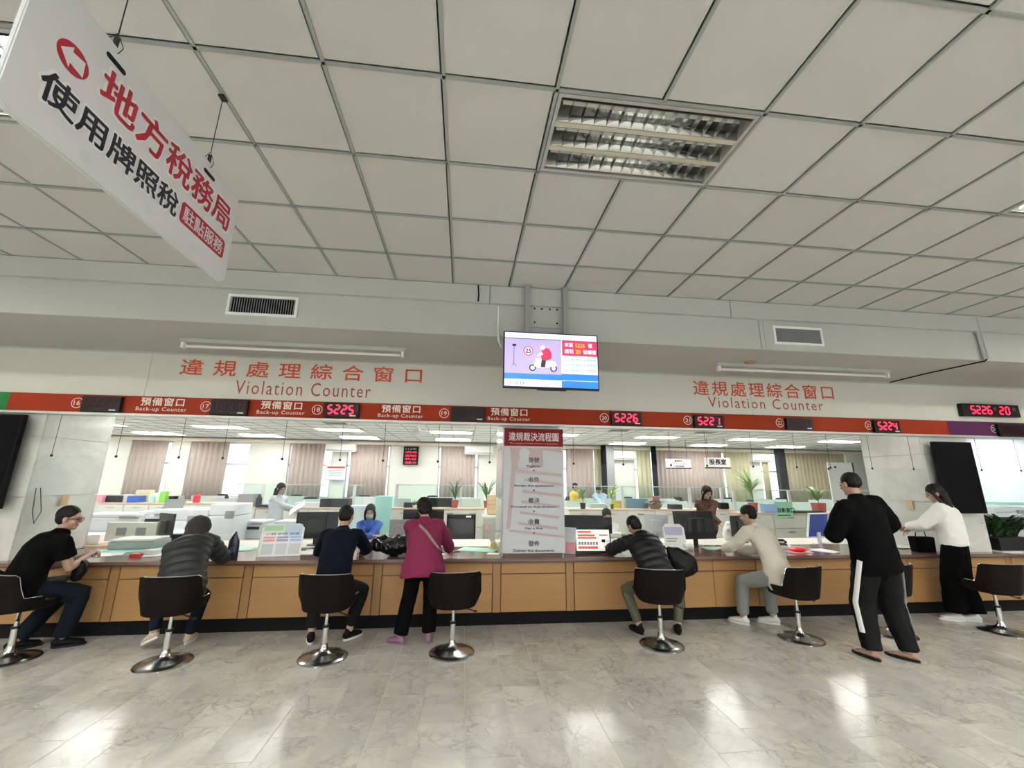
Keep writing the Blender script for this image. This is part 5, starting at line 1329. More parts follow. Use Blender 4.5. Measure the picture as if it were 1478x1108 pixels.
# plants
def leafy(mb, c, n, L, w, rise, rr, droop=.5, seg=4):
    for k in range(n):
        a = rr.uniform(0, 2 * PI); d = Vector((math.cos(a), math.sin(a), 0)); sd = Vector((-d.y, d.x, 0)); l = L * rr.uniform(.65, 1.1); up = rise * rr.uniform(.5, 1.2)
        P = []
        for q in range(seg + 1):
            f = q / seg; P.append(Vector(c) + d * l * f * (.55 + .45 * f) + Vector((0, 0, up * l * (f - droop * f * f))))
        vs = []; 
        for q, p in enumerate(P):
            ww = w * math.sin(PI * (.12 + .86 * q / seg)); vs += [p - sd * ww, p + Vector((0, 0, -.15 * ww)), p + sd * ww]
        fs = []
        for q in range(seg): k0 = q * 3; fs += [(k0, k0 + 1, k0 + 4, k0 + 3), (k0 + 1, k0 + 2, k0 + 5, k0 + 4)]
        mb.add(vs, fs)
def potted(px, Y, z, label, pot=(.055, .045, .10), potm=None, L=.18, n=12, w=.016, rise=1.3, leafm=None, stem=0, square=False):
    og = at3(px, Y, z); t = thing('potted_plant', label, 'plant', og); rr = random.Random(px)
    if square: MB().add([(sx * r_, sy * r_, zz) for r_, zz in ((pot[1], 0), (pot[0], pot[2])) for sx, sy in ((-1, -1), (1, -1), (1, 1), (-1, 1))], [(3, 2, 1, 0), (4, 5, 6, 7), (0, 1, 5, 4), (1, 2, 6, 5), (2, 3, 7, 6), (3, 0, 4, 7)]).build('pot', potm or M_terra, t, bev=.004)
    else: MB().lathe((0, 0, 0), [(pot[1], 0), (pot[0] * .95, pot[2] * .8), (pot[0] * 1.06, pot[2] * .82), (pot[0] * 1.06, pot[2]), (pot[0] * .9, pot[2])], 20).build('pot', potm or M_terra, t, smooth=True)
    MB().lathe((0, 0, pot[2] - .012), [(pot[0] * .9, 0), (pot[0] * .9, .006)], 16).build('soil', M_soil, t)
    lf = MB(); leafy(lf, (0, 0, pot[2] + stem), n, L, w, rise, rr, .45)
    if stem:
        MB().tube([(0, 0, pot[2] - .01), (.01, 0, pot[2] + stem * .5), (0, 0, pot[2] + stem)], .008, 8).build('stem', M_leaf, t)
        leafy(lf, (0, 0, pot[2] + stem * .55), n // 2, L * .8, w, rise, rr, .45)
    lf.build('foliage', leafm or M_leaf, t, smooth=True)
potted(657, 8.71, 1.10, 'spiky plant in a red square pot beside the grey screen post', pot=(.075, .055, .15), square=True, L=.30, n=14, w=.014, rise=2.6)
potted(703, 8.71, 1.10, 'spiky plant in a red pot beside the cardboard boxes', pot=(.07, .055, .14), L=.36, n=16, w=.016, rise=2.4)
potted(599, 8.70, 1.10, 'small trailing green plant behind the magenta jacket', pot=(.05, .04, .05), potm=M_white, L=.18, n=18, w=.018, rise=.9, leafm=M_leafl)
potted(841, 8.7, 1.09, 'bushy plant in a black pot near the flow chart board', pot=(.06, .05, .12), potm=M_black, L=.22, n=26, w=.014, rise=1.6, stem=.10, leafm=M_leafl)
potted(883, 8.7, 1.09, 'lime green plant in a thin glass vase', pot=(.035, .035, .10), potm=M_leaf, L=.28, n=16, w=.016, rise=1.3, stem=.16, leafm=mat('lime leaf', (.40, .58, .12), .5))
potted(1086, 8.40, 1.05, 'tall arching plant in a brown red pot behind the cream sweater', pot=(.09, .07, .20), L=.44, n=20, w=.030, rise=1.7, stem=.24, leafm=M_leafl)
potted(1180, 8.41, 1.05, 'broad leaved plant in a brown square pot beside the whiteboard', pot=(.10, .085, .20), square=True, L=.34, n=18, w=.032, rise=1.5, stem=.06, leafm=M_leafl)
fbk = thing('flower_basket', 'low basket of dried leaves and dark red flowers on the long cabinets', 'plant', at3(945, 8.72, 1.09)); rr = random.Random(3)
MB().lathe((0, 0, 0), [(.09, 0), (.14, .07), (.15, .10), (.13, .10)], 20).build('basket', mat('wicker', (.30, .16, .09), .8), fbk, smooth=True)
lf = MB(); leafy(lf, (0, 0, .09), 60, .30, .022, .75, rr, .8); lf.build('foliage', varied('dried sage leaf', (.28, .29, .20), .7, .4, 10), fbk)
fl_ = MB()
for k in range(12): fl_.ell((rr.uniform(-.09, .09), rr.uniform(-.1, 0), .13 + rr.uniform(0, .12)), (.035, .035, .03), None, 8, 6)
fl_.build('flowers', mat('dusty red petals', (.34, .12, .09), .7), fbk, smooth=True)

# machines
def printer(px, Y, z, w, d, h, label, m=None, yaw=0, lid=False, lower=False, darkslot=True):
    og = at3(px, Y, z); t = thing('printer', label, 'printer', og, math.radians(yaw)); m = m or M_machine
    MB().box((0, 0, h * .42), (w, d, h * .84)).build('body', m, t, bev=.015)
    MB().box((0, 0, h * .92), (w * .98, d * .95, h * .15)).build('scanner_lid', m, t, bev=.012)
    if darkslot: MB().box((w * .02, -d / 2 - .002, h * .62), (w * .72, .012, h * .16)).build('output_slot', M_darkgrey, t)
    MB().box((0, -d / 2 - .003, h * .20), (w * .86, .012, h * .26)).build('paper_drawer', M_lightgrey, t, bev=.003)
    MB().box((w * .30, -d / 2 - .004, h * .86), (w * .30, .02, h * .10)).build('control_panel', M_grey, t, bev=.003)
    if lid: MB().box((.1, d * .3, h * 1.18), (w * .8, .02, h * .55), R=Matrix.Rotation(-.5, 3, 'X')).build('open_lid', M_grey, t, bev=.004)
    return t
def stand(px0, px1, Y, d, h, label, m=None):
    x0, x1 = W(px0, 740, Y).x, W(px1, 740, Y).x; og = ((x0 + x1) / 2, Y, 0); t = thing('machine_stand', label, 'cabinet', og)
    w = x1 - x0; MB().box((0, 0, h - .015), (w, d, .03)).build('top', M_white, t, bev=.003); MB().box((0, .01, (h - .03) / 2), (w - .04, d - .04, h - .03)).build('body', m or M_beige, t)
    for q in (-1, 1): MB().box((q * w / 4, -d / 2 + .022, h / 2), (w / 2 - .05, .02, h - .12)).build('door', M_white, t, bev=.003)
    return t
# big copiers of the first bay
stand(150, 232, 7.8, .6, .70, 'pale machine stand behind the grey scanner')
printer(182, 7.8, .70, .95, .5, .36, 'wide white printer behind the flat document scanner', darkslot=False)
printer(236, 7.85, .70, .40, .45, .40, 'white fax machine with an open grey lid', lid=True)
cpr = printer(337, 7.9, 0, .42, .6, 1.22, 'tall pale blue copier behind the dark navy pouch', darkslot=False)
cp2 = printer(282, 7.95, 0, .85, .65, 1.13, 'large white copier behind the hooded coat')
MB().box((-.05, -.42, .80), (.9, .3, .02), R=Matrix.Rotation(.15, 3, 'X')).build('paper_tray', M_machine, cp2, bev=.004)
stand(346, 440, 8.3, .55, .60, 'white two-door stand under the grey line printers')
printer(369, 8.3, .60, .62, .45, .30, 'grey line printer behind the standing info card', m=M_lightgrey)
printer(428, 8.3, .60, .50, .45, .30, 'second grey line printer beside the dark monitor', m=M_lightgrey)
# clutter on the first cabinets (all stand on the 1.16 m top)
def item(kind, name, label, cat, px, Y, z, size, m, yaw=0, bev=.004):
    t = thing(name, label, cat, at3(px, Y, z), math.radians(yaw)); w, d, h = size
    if kind == 'box': MB().box((0, 0, h / 2), size).build('body', m, t, bev=bev)
    elif kind == 'cup': MB().lathe((0, 0, 0), [(w * .42, 0), (w * .5, h * .95), (w * .5, h), (w * .44, h)], 18).build('body', m, t, smooth=True)
    elif kind == 'bottle': MB().lathe((0, 0, 0), [(w * .5, 0), (w * .5, h * .65), (w * .2, h * .85), (w * .2, h), (.002, h)], 18).build('body', m, t, smooth=True)
    return t
YC = 10.42; ZCb = 1.08
item('box', 'file_box', 'pink file box beside the left pillar', 'box', 143, YC, ZCb, (.30, .25, .16), M_pink)
item('box', 'black_case', 'long black case on the cabinets by the left pillar', 'case', 163, YC + .1, ZCb, (.55, .25, .14), M_darkgrey)
item('box', 'blue_box', 'blue box on the cabinets below the first curtain', 'box', 197, YC, ZCb, (.24, .22, .14), M_blue)
item('box', 'clear_box', 'pale box behind the blue box', 'box', 185, YC + .1, ZCb, (.22, .2, .16), M_lightgrey)
item('cup', 'teal_mug', 'teal mug on the cabinets beside the lime box', 'mug', 219, YC, ZCb, (.10, .1, .14), M_teal)
item('box', 'lime_box', 'upright lime green box on the cabinets', 'box', 236, YC, ZCb, (.13, .1, .24), M_lime)
item('box', 'white_carton', 'white carton beside the lime box', 'box', 227, YC + .12, ZCb, (.16, .12, .20), M_paper)
item('cup', 'panda_cup', 'black and white cup on the cabinets', 'mug', 250, YC, ZCb, (.18, .1, .14), M_black)
item('bottle', 'pump_bottle', 'small dark bottle on the cabinets beside the black and white cup', 'bottle', 262, YC, ZCb, (.12, .1, .18), M_grey)
item('bottle', 'red_bottle', 'red bottle on the end of the first cabinets', 'bottle', 284, YC, ZCb, (.14, .1, .22), M_red)
item('box', 'cream_box', 'cream box under the rose curtain', 'box', 208, YC + .25, ZCb, (.30, .15, .26), mat('cream card', (.80, .70, .45), .7))
yC2 = 9.75
item('box', 'pink_tray', 'long pink tray on the cabinets behind the pale copier', 'tray', 338, yC2, 1.04, (.55, .25, .08), M_pink)
item('box', 'grey_device', 'grey desk device on the cabinets behind the pale copier', 'device', 358, yC2 + .1, 1.04, (.32, .22, .26), M_grey)
item('bottle', 'dark_flask', 'dark flask on the cabinets beside the long-haired clerk', 'bottle', 374, yC2, 1.04, (.12, .1, .26), M_darkgrey)
item('box', 'dark_tray', 'flat dark tray in front of the long-haired clerk', 'tray', 388, 9.62, 1.04, (.40, .2, .05), M_darkgrey)
item('box', 'letter_tray', 'pale letter tray on the cabinets below the fourth curtain', 'tray', 450, yC2, 1.04, (.60, .25, .10), M_lightgrey)
item('box', 'dark_printer_case', 'black printer on the cabinets under the notice poster', 'printer', 486, yC2, 1.04, (.60, .3, .18), M_darkgrey)
item('box', 'teal_binder_box', 'teal binder box behind the masked clerk in blue', 'box', 556, 9.2, 0, (.35, .3, 1.30), M_teal)
item('box', 'teal_locker', 'pale teal locker behind the navy jacket', 'locker', 523, 9.0, 0, (.42, .3, 1.12), mat('pale locker', (.66, .80, .82), .5))
item('box', 'printer_case', 'black printer with white front behind the red pots', 'printer', 632, 9.0, 1.10, (.62, .2, .18), M_darkgrey)
item('box', 'white_printer_case', 'white office printer on the low cabinets behind the magenta jacket', 'printer', 582, 9.0, 1.10, (.34, .2, .17), M_machine)
item('box', 'black_speaker_box', 'black box beside the white office printer', 'box', 592, 8.72, 1.10, (.22, .1, .10), M_darkgrey)
item('box', 'paper_tray_rack', 'stacked white letter trays near the spiky plant', 'tray', 680, 9.0, 1.10, (.40, .2, .18), M_paper)
item('box', 'tissue_box', 'grey box on the long cabinets behind the masked clerk', 'box', 862, 8.98, 1.09, (.34, .12, .09), M_lightgrey)
item('box', 'orange_file_box', 'yellow orange folder box near the lime plant', 'box', 893, 8.98, 1.09, (.30, .1, .16), M_yellow)
item('box', 'blue_file_box', 'long blue file box behind the flower basket', 'box', 918, 8.98, 1.09, (.50, .12, .20), mat('dusty blue', (.22, .32, .48), .6))
item('box', 'desk_phone_case', 'dark telephone on the long cabinets left of the clerk in brown', 'telephone', 973, 8.74, 1.09, (.24, .2, .10), M_darkgrey)
item('box', 'dog_ornament', 'black and white ornament beside the clerk in brown', 'ornament', 1043, 8.74, 1.09, (.20, .15, .14), M_black, bev=.03)
item('box', 'blue_label_box', 'clear box with a blue label on the cabinets behind the cream sweater', 'box', 1108, 8.34, 1.05, (.30, .12, .18), M_lblue)
item('box', 'long_folder', 'long dark folder lying between the green notice and the brown pot', 'folder', 1160, 8.36, 1.05, (.70, .2, .04), M_darkgrey)
bx_ = thing('cardboard_boxes', 'stack of tan card boxes beside the white pillar edge', 'box', at3(711, 8.3, 1.0))
for q in range(4): MB().box((0, 0, .06 + q * .09), (.20, .2, .085), rz=.05 * (q % 2)).build('card_box', M_gooseneck, bx_, bev=.003)
gc = thing('grey_locker', 'grey steel locker with a red magnet beside the pillar', 'locker', at3(707, 8.2, 0)); MB().box((0, 0, .5), (.30, .4, 1.0)).build('body', M_beige, gc, bev=.004); MB().box((0, -.205, .5), (.26, .012, .94)).build('door', mat('grey door', (.42, .41, .37), .5), gc, bev=.003)
MB().tube([(-.06, -.222, .80), (-.06, -.21, .80)], .035, 14).build('magnet', M_pink, gc)

# ------------------------------------------------------------------ on the worktop and the clerk desks
ZD = .735
def slab_item(name, label, cat, x, y, z, size, m, yaw=0, bev=.004): 
    t = thing(name, label, cat, (x, y, z), math.radians(yaw)); MB().box((0, 0, size[2] / 2), size).build('body', m, t, bev=bev); return t
def papers(px, py, label, n=3, z=ZT, w=.21, d=.297, m=None, seed=0, spread=.04):
    g_ = G(px, py, z); rr = random.Random(px + seed); t = thing('papers', label, 'papers', (g_.x, g_.y, z))
    for q in range(n): MB().box((rr.uniform(-spread, spread), rr.uniform(-spread, spread), .0015 + q * .002), (w, d, .0012), rz=rr.uniform(-.5, .5)).build('sheet', m or M_paper, t)
    return t
papers(158, 800, 'loose white sheets beside the hand of the man in black')
papers(228, 800, 'loose sheets before the hooded person', 3)
papers(356, 792, 'mint and white forms beside the navy pouch', 3, m=M_mint)
papers(445, 797, 'pile of forms beside the man in navy', 4)
papers(318, 800, 'white form under the sleeve of the hooded person', 2)
papers(690, 793, 'mint green mat with forms beside the flow chart board', 2, w=.5, d=.3, m=M_mint, spread=.005)
papers(712, 799, 'small folded forms at the foot of the flow chart board', 3, w=.12, d=.1)
papers(897, 802, 'white slip under the arm of the person in black', 2, w=.14, d=.1)
papers(1035, 791, 'mint mat with forms in front of the clerk in brown', 2, w=.4, d=.25, m=M_mint, spread=.005)
papers(1190, 795, 'white sheet beside the blue screen', 2)
papers(1105, 800, 'form in front of the man in cream', 1, w=.2, d=.14)
papers(1312, 790, 'spread of white notices beside the woman in white', 6, spread=.16)
papers(1460, 797, 'white sheets beside the fern planter', 3)
papers(640, 799, 'slip under the hand of the woman in magenta', 1, w=.12, d=.08)
g_ = G(192, 795, ZT)
sc_ = thing('document_scanner', 'flat grey green document scanner with a pale lid', 'scanner', (g_.x, g_.y + .10, ZT + .03), .06)
MB().box((0, 0, .045), (.50, .36, .09)).build('body', mat('sage plastic', (.30, .38, .36), .5), sc_, bev=.015); MB().box((0, .0, .105), (.46, .34, .025)).build('lid', mat('pale lid', (.70, .74, .68), .5), sc_, bev=.006)
slab_item('scanner_tray', 'pale teal tray under the document scanner', 'tray', g_.x, g_.y + .09, ZT, (.56, .42, .028), M_teal, 3)
g_ = G(196, 803, ZT); slab_item('stamp_pad', 'small red ink pad on the worktop', 'ink pad', g_.x, g_.y, ZT, (.10, .07, .035), M_red, 5)
g_ = G(216, 801, ZT); slab_item('card_reader', 'ribbed grey card reader beside the ink pad', 'card reader', g_.x, g_.y + .03, ZT, (.14, .12, .06), M_lightgrey, -8)
t = thing('beige_monitor', 'wide beige back of a display behind the scanner', 'monitor', at3(201, 6.35, ZD)); MB().box((0, 0, .20), (.62, .05, .24)).build('casing', M_beige, t, bev=.008); MB().box((0, 0, .04), (.2, .16, .08)).build('foot', M_beige, t, bev=.004)
for q in (-1, 1): MB().box((q * .12, -.027, .2), (.12, .006, .10)).build('vent_grid', M_grey, t)
wtr = thing('wooden_tray', 'pale wooden tray with papers beside the marble pillar', 'tray', at3(150, 6.45, ZD), .1); MB().box((0, 0, .02), (.70, .42, .03)).build('tray_base', M_woodlight, wtr, bev=.003); MB().box((-.08, .02, .10), (.42, .30, .12)).build('paper_pile', M_paper, wtr, bev=.003)
monitor(247, 6.4, ZD, .40, .34, 'dark grey monitor beside the head of the hooded person', yaw=-35, m=M_darkgrey)
monitor(462, 6.45, ZD, .56, .36, 'wide dark monitor beside the man in navy', yaw=8, m=M_darkgrey)
monitor(583, 6.40, ZD, .36, .26, 'monitor with grey back at the elbow of the magenta jacket', yaw=-6, m=M_grey)
monitor(613, 6.75, ZD, .62, .38, 'black wide monitor hidden behind the woman in magenta', yaw=4)
monitor(841, 6.6, ZD, .64, .31, 'large black monitor beside the flow chart board', yaw=-6)
monitor(866, 6.82, ZD, .40, .26, 'black monitor in front of the clerk with the blue mask', yaw=12)
monitor(999, 6.05, ZT, .66, .40, 'large black monitor in front of the clerk in brown', yaw=6, tilt=-8)
monitor(1063, 6.50, ZD, .40, .32, 'dark monitor behind the head of the man in cream', yaw=20, m=M_darkgrey)
M_blueface = mat('blue screen face', (.03, .07, .36), .25)
monitor(1174, 6.30, ZD, .42, .38, 'tilted blue faced screen with white rim behind the red bowl', yaw=12, m=M_machine, face=M_blueface, tilt=12)
monitor(945, 6.45, ZD, .36, .34, 'pale grey backed monitor behind the person in black', yaw=-20, m=M_lightgrey)
# info card on the worktop
def card(px0, px1, pyb, H, label, parts_, tilt=14, m=None, yaw=0):
    g_ = G((px0 + px1) / 2, pyb, ZT); w = W(px1, pyb, g_.y).x - W(px0, pyb, g_.y).x
    t = thing('info_card', label, 'sign', (g_.x, g_.y, ZT + .002), math.radians(yaw)); R_ = Matrix.Rotation(math.radians(-tilt), 3, 'X'); ux = Vector((1, 0, 0)); uz = R_ @ Vector((0, 0, 1)); nn = ux.cross(uz)
    r_ = .05; P = [(-w / 2, 0), (w / 2, 0), (w / 2 * 1.0, H - r_), (w / 2 - r_, H), (-w / 2 + r_, H), (-w / 2, H - r_)]
    MB().poly(P, -.008, (0, 0, 0), ux, uz).build('board', m or M_paper, t, bev=.001)
    MB().add([(-w * .3, .008, .0), (w * .3, .008, 0), (w * .3, H * .33, .0), (-w * .3, H * .33, 0)] + [(-w * .3, .008 + math.sin(math.radians(tilt)) * H * .6, H * .58), (w * .3, .008 + math.sin(math.radians(tilt)) * H * .6, H * .58)], [(0, 1, 5, 4), (1, 2, 5), (0, 4, 3), (2, 3, 4, 5), (0, 3, 2, 1)]).build('easel_foot', M_lightgrey, t)
    for a, b, c, d, mm_, nm in parts_:
        MB().poly([(-w / 2 + a * w, c * H), (-w / 2 + b * w, c * H), (-w / 2 + b * w, d * H), (-w / 2 + a * w, d * H)], .0012, (0, 0, 0), ux, uz).build(nm, mm_, t)
    return t, w, H, ux, uz
M_palegreen = mat('pale green print', (.48, .75, .45), .6); M_paleblue = mat('pale blue print', (.62, .72, .88), .6); M_mauvep = mat('mauve print', (.42, .36, .62), .6)
t, w, H, ux, uz = card(372, 432, 803, .37, 'rounded info card with pink, violet and blue columns beside the navy pouch',
    [(.05, .50, .78, .95, M_palegreen, 'green_heading'), (.53, .95, .60, .97, M_paleblue, 'blue_heading'), (.07, .34, .55, .60, M_pink, 'pink_bar'), (.07, .34, .45, .52, M_pink, 'pink_bar'), (.38, .65, .55, .60, M_mauvep, 'violet_bar'), (.38, .65, .45, .52, M_mauvep, 'violet_bar'), (.69, .96, .55, .60, M_lblue, 'blue_bar'), (.69, .96, .45, .52, M_lblue, 'blue_bar')], yaw=8)
for q in range(3): MB().poly([(-w / 2 + (.07 + q * .31) * w, .06 * H), (-w / 2 + (.34 + q * .31) * w, .06 * H), (-w / 2 + (.34 + q * .31) * w, .38 * H), (-w / 2 + (.07 + q * .31) * w, .38 * H)], .0012, (0, 0, 0), ux, uz).build('blank_square', M_lightgrey, t)
MB().poly([(-w / 2 - .006, 0), (-w / 2 + .006, 0), (-w / 2 + .006, H * .5), (-w / 2 - .006, H * .5)], .0016, (0, 0, 0), ux, uz).build('green_edge', M_palegreen, t)
lettering('小額 即時 查繳', M_blackmatt, t, Vector((-w * .40, 0, 0)) + uz * H * .65, ux, uz, w=w * .80, h=H * .07, thick=.002)
t, w, H, ux, uz = card(962, 992, 793, .34, 'pale violet leaflet stand beside the shoulder bag', [(.08, .9, .55, .88, mat('violet print', (.55, .50, .72), .6), 'violet_heading'), (.10, .55, .30, .34, M_grey, 'text_line'), (.10, .62, .40, .44, M_grey, 'text_line')], tilt=16, yaw=-6)
t = thing('leaflet_stand', 'narrow leaflet stand leaning beside the flow chart board', 'stand', tuple(G(822, 799, ZT)), -.5); MB().box((0, .02, .16), (.16, .012, .32), R=Matrix.Rotation(-.25, 3, 'X')).build('board', M_lightgrey, t); MB().box((.02, .0, .08), (.12, .05, .12)).build('leaflets', M_pink, t, bev=.003)
# red printed display on the counter
g_ = G(858, 800, ZT); t = thing('counter_display', 'black framed display of red printed notices leaning on the counter', 'display', (g_.x, g_.y + .02, ZT + .01), math.radians(-3))
wd, hd = .47, .30; R_ = Matrix.Rotation(math.radians(-10), 3, 'X'); uz = R_ @ Vector((0, 0, 1)); ux = Vector((1, 0, 0))
MB().poly([(-wd / 2, 0), (wd / 2, 0), (wd / 2, hd), (-wd / 2, hd)], -.018, (0, 0, 0), ux, uz).build('frame', M_black, t, bev=.003)
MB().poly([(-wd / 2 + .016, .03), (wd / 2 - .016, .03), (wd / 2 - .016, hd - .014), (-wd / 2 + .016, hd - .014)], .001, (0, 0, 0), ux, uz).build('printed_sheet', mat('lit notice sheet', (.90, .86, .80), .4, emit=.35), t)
MB().box((0, .05, .0), (.2, .12, .012)).build('foot', M_black, t)
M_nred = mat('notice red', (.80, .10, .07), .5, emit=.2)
for a, b, c, d, mm_ in ((.08, .46, .82, .90, M_nred), (.08, .56, .68, .76, M_nred), (.08, .60, .58, .65, M_nred), (.68, .92, .70, .76, M_pink), (.74, .84, .44, .56, M_blackmatt), (.86, .96, .46, .50, M_teal), (.80, .94, .22, .30, M_lblue)):
    MB().poly([(-wd / 2 + a * wd, c * hd), (-wd / 2 + b * wd, c * hd), (-wd / 2 + b * wd, d * hd), (-wd / 2 + a * wd, d * hd)], .0018, (0, 0, 0), ux, uz).build('printed_block', mm_, t)
for q in range(7): MB().poly([(-wd / 2 + (.09 + q * .08) * wd, .34 * hd), (-wd / 2 + (.15 + q * .08) * wd, .34 * hd), (-wd / 2 + (.15 + q * .08) * wd, .46 * hd), (-wd / 2 + (.09 + q * .08) * wd, .46 * hd)], .0018, (0, 0, 0), ux, uz).build('printed_character', M_grey, t)
MB().poly([(-wd / 2 + .08 * wd, .18 * hd), (-wd / 2 + .62 * wd, .18 * hd), (-wd / 2 + .62 * wd, .28 * hd), (-wd / 2 + .08 * wd, .28 * hd)], .0018, (0, 0, 0), ux, uz).build('printed_block', M_nred, t)
# green notice on the glass
t, w, h = flatbox('green_notice', 'pale green paper notice standing on the cabinets behind the cream sweater', 'notice', 1117, 1146, 724, 748, 8.284, mat('green paper', (.36, .74, .50), .7), .004)
for q in range(4): lettering('自動窗口'[q], M_blackmatt, t, (-w / 2 + .05 + q * .105, -.001, h * .36), XU, ZU, w=.08, h=.09, bold=.02)
MB().span((-w * .38, -.002, h * .16), (w * .34, 0, h * .22)).build('text_line', M_leaf, t)
# pouch, bags and small things
g_ = G(331, 807, ZT); t = thing('navy_pouch', 'upright dark navy spouted pouch on the worktop', 'pouch', (g_.x, g_.y + .05, ZT)); b = MB()
b.tube([(0, 0, 0), (0, 0, .01), (0, 0, .12), (0, 0, .19), (0, 0, .235), (.004, 0, .27), (.006, 0, .295)], [(.056, .040), (.060, .044), (.060, .042), (.056, .036), (.036, .024), (.016, .013), (.006, .006)], 18, side=(1, 0, 0)); b.build('body', mat('dark navy film', (.012, .014, .04), .3), t, smooth=True)
MB().box((.012, -.040, .10), (.05, .012, .06)).build('printed_mark', mat('violet mark', (.10, .09, .22), .4), t, bev=.003)
t = thing('black_plastic_bag', 'large shiny black plastic bag on the worktop between navy and magenta jackets', 'bag', (-.83, 5.46, ZT)); b = MB(); rr = random.Random(9); og = (-.83, 5.46, ZT)
for k in range(12): b.ell((-.83 + rr.uniform(-.19, .16), 5.46 + rr.uniform(-.10, .08), ZT + .09 + rr.uniform(-.015, .10)), (rr.uniform(.09, .14), rr.uniform(.07, .11), rr.uniform(.05, .09)), Matrix.Rotation(rr.uniform(-1, 1), 3, 'Y'))
sub(b, 'bag_body', mat('glossy black film', (.004, .004, .005), .16), t, og, .010, 2, .05, .10)
for v in t.children[0].data.vertices: v.co.z = max(v.co.z, .001)
t = thing('tissue_pack', 'crumpled white tissue pack at the foot of the large monitor', 'tissue pack', tuple(G(994, 793, ZT))); b = MB()
for k in range(5): b.ell((G(994, 793, ZT).x + rr.uniform(-.04, .04), G(994, 793, ZT).y + rr.uniform(-.02, .04), ZT + .04 + rr.uniform(0, .03)), (.05, .04, .038))
sub(b, 'pack_body', M_paper, t, tuple(G(994, 793, ZT)), .008, 1, .02, .04)
g_ = G(1156, 797, ZT); t = thing('red_bowl', 'bright red oval lidded dish in a clear tray', 'dish', (g_.x, g_.y + .05, ZT)); MB().lathe((0, 0, 0), [(.05, 0), (.10, .025), (.105, .04), (.08, .06), (.02, .068)], 28).build('dish', mat('bright red plastic', (.85, .02, .03), .3), t, smooth=True); MB().box((0, 0, .004), (.30, .2, .006)).build('clear_tray', M_pink, t)
g_ = G(1132, 792, ZT); t = thing('desk_telephone', 'grey and white desk telephone with dark handset behind the red dish', 'telephone', (g_.x, g_.y + .10, ZT), -.2)
MB().box((0, 0, .035), (.26, .22, .06), R=Matrix.Rotation(.25, 3, 'X')).build('body', M_machine, t, bev=.01); MB().cap_tube([(-.09, -.02, .085), (-.09, .03, .10), (.09, .03, .10), (.09, -.02, .085)], [.018] * 4, 8).build('handset', M_darkgrey, t, smooth=True); MB().box((.02, -.05, .06), (.12, .08, .01), R=Matrix.Rotation(.25, 3, 'X')).build('keypad', M_darkgrey, t)
g_ = W(1044, 775, 6.92); t = thing('white_bag', 'white plastic bag handled by the clerk in brown', 'bag', (g_.x, 6.75, ZD)); b = MB(); b.cap_tube([(g_.x, 6.75, ZD + .06), (g_.x, 6.75, ZD + .16), (g_.x + .01, 6.76, ZD + .26)], [(.11, .07), (.10, .06), (.05, .03)], 14, side=(1, 0, 0)); sub(b, 'bag_body', M_paper, t, (g_.x, 6.75, ZD), .010, 1, .03, .06)
MB().tube([(.02, -.06, .13), (.02, -.075, .13)], .035, 12).build('printed_mark', M_pink, t)
g_ = G(1340, 797, ZT); t = thing('black_tote', 'square black tote bag beside the woman in white', 'bag', (g_.x, g_.y + .06, ZT), -.15); MB().add([(sx * a, sy * b_, z) for a, b_, z in ((.115, .07, 0), (.135, .06, .20)) for sx, sy in ((-1, -1), (1, -1), (1, 1), (-1, 1))], [(3, 2, 1, 0), (4, 5, 6, 7), (0, 1, 5, 4), (1, 2, 6, 5), (2, 3, 7, 6), (3, 0, 4, 7)]).build('bag_body', M_blackcloth, t, bev=.01); MB().tube([(-.07, 0, .20), (-.06, 0, .27), (.06, 0, .27), (.07, 0, .20)], .006, 8).build('handle', M_blackcloth, t, smooth=True)
g_ = G(655, 796, ZT); t = thing('mobile_phone', 'dark mobile phone beside the hand of the woman in magenta', 'phone', (g_.x, g_.y, ZT), .3); MB().box((0, 0, .005), (.15, .075, .009)).build('body', M_black, t, bev=.003)
g_ = G(716, 793, ZT); t = thing('tape_dispenser', 'orange tape dispenser beside the pillar edge', 'tape dispenser', (g_.x - .03, g_.y + .06, ZT)); MB().lathe((0, 0, .05), [(.02, -.02), (.045, -.02), (.045, .02), (.02, .02)], 18, M=Matrix.Rotation(PI / 2, 3, 'X')).build('tape', M_gooseneck, t, smooth=True); MB().box((0, 0, .012), (.14, .06, .024)).build('base', M_yellow, t, bev=.004)
C1h = W(425, 733, 8.0); t = thing('reading_sheet', 'white sheet held by the long-haired clerk', 'paper', (C1h.x, 8.12, C1h.z)); MB().box((0, 0, 0), (.30, .21, .003), R=Matrix.Rotation(-.65, 3, 'Y') @ Matrix.Rotation(.5, 3, 'X')).build('sheet', M_paper, t)
# mesh office chair behind the worktop
t = thing('mesh_office_chair', 'black mesh backed office chair with a white label', 'chair', at3(667, 7.5, 0)); MB().span((-.23, 0, .66), (.23, .03, 1.02)).build('mesh_back', varied('black mesh', (.05, .05, .055), .5, .8, 60), t)
f = MB()
for a, b in (((-.25, .62), (-.22, 1.05)), ((.22, .62), (.25, 1.05)), ((-.25, 1.0), (.25, 1.07)), ((-.25, .62), (.25, .66))): f.span((a[0], -.01, a[1]), (b[0], .04, b[1]))
f.build('back_frame', M_black, t, bev=.006); MB().span((.08, -.014, 1.02), (.17, -.01, 1.05)).build('label', M_paper, t); MB().box((0, .26, .47), (.48, .46, .08)).build('seat', M_black, t, bev=.02); MB().tube([(0, .26, .05), (0, .26, .45)], .03, 10).build('pole', M_black, t)
f = MB()
for k in range(5): f.tube([(0, .26, .07), (.28 * math.cos(k * 1.2566), .26 + .28 * math.sin(k * 1.2566), .022)], .022, 6)
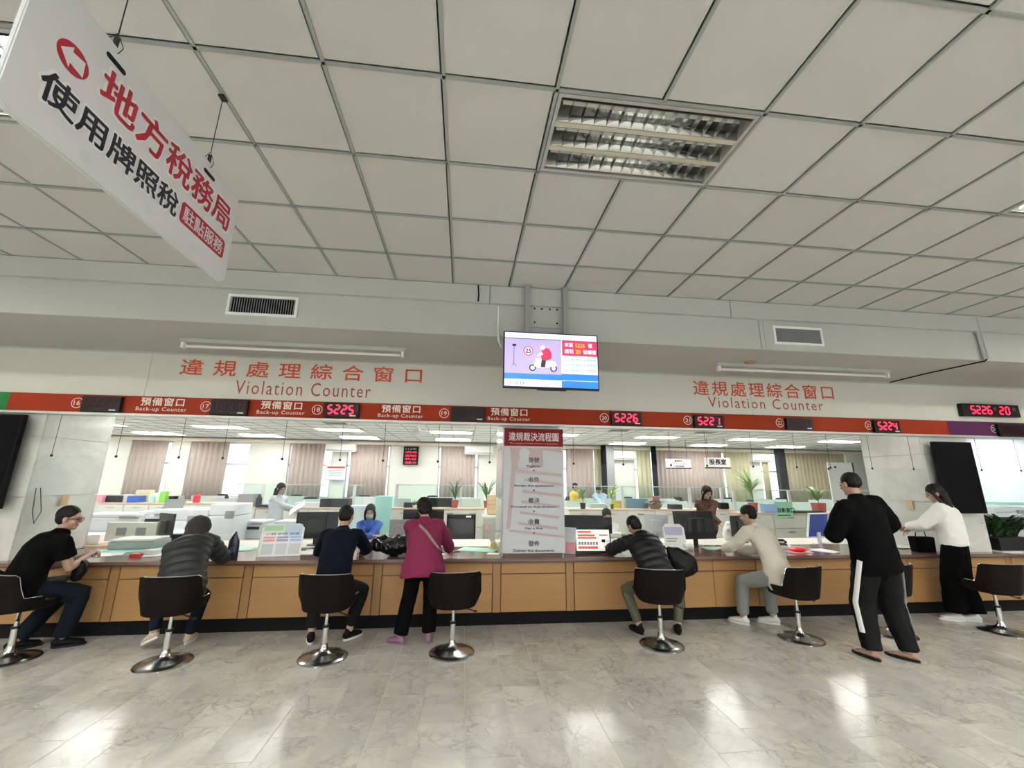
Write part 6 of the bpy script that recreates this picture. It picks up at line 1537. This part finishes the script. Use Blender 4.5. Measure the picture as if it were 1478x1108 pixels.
f.build('base', M_black, t)
# switch plates on the pillars
for x, y, z, lab in ((6.665, 5.62, 1.30, 'tan socket plate on the marble pillar behind the woman in white'), (-4.87, 5.75, 1.30, 'tan socket plate on the marble pillar above the man in black')):
    o_ = MB().span((x - .004 + .01 * (x < 0), y, z), (x + .006 + .01 * (x < 0), y + .09, z + .13)).build('socket_plate', M_gooseneck, bev=.002); tag(o_, lab, 'socket plate')
tag(MB().tube([(-4.872, 5.42, 1.52), (-4.872, 5.45, 1.25), (-4.872, 5.50, 1.12), (-4.872, 5.55, 1.25), (-4.872, 5.47, 1.52)], .004, 6).build('wall_cable', M_darkgrey), 'thin dark cord looped on the marble pillar', 'cord')
# third bay: planter and copiers
t = thing('fern_planter', 'black rectangular planter full of dark fern on a white tray', 'plant', (7.78, 5.43, ZT)); rr = random.Random(21)
MB().box((.02, 0, .008), (.62, .36, .014)).build('tray', M_white, t, bev=.004)
MB().add([(sx * a, sy * b_, z) for a, b_, z in ((.22, .12, .016), (.255, .14, .20)) for sx, sy in ((-1, -1), (1, -1), (1, 1), (-1, 1))], [(3, 2, 1, 0), (4, 5, 6, 7), (0, 1, 5, 4), (1, 2, 6, 5), (2, 3, 7, 6), (3, 0, 4, 7)]).build('pot', M_black, t, bev=.008)
MB().box((0, 0, .188), (.54, .26, .01)).build('soil', M_soil, t)
lf = MB()
for k in range(26): leafy(lf, (rr.uniform(-.24, .24), rr.uniform(-.08, .08), .19), 9, .33, .024, 1.9, rr, .60)
lf.build('foliage', M_darkleaf, t)
stand(1404, 1450, 7.6, .6, .62, 'pale stand under the copier behind the fern', m=M_machine)
printer(1432, 7.6, .62, .75, .55, .62, 'large white and teal copier behind the fern planter')

printer(1485, 7.9, .0, .8, .6, 1.24, 'second tall copier cut off by the photo edge')
stand(1460, 1520, 9.2, .5, .7, 'low stand behind the cut off copier')
item('box', 'teal_cover', 'teal cover lying on the copier behind the fern', 'cover', 1452, 7.6, 1.27, (.5, .4, .06), M_teal)
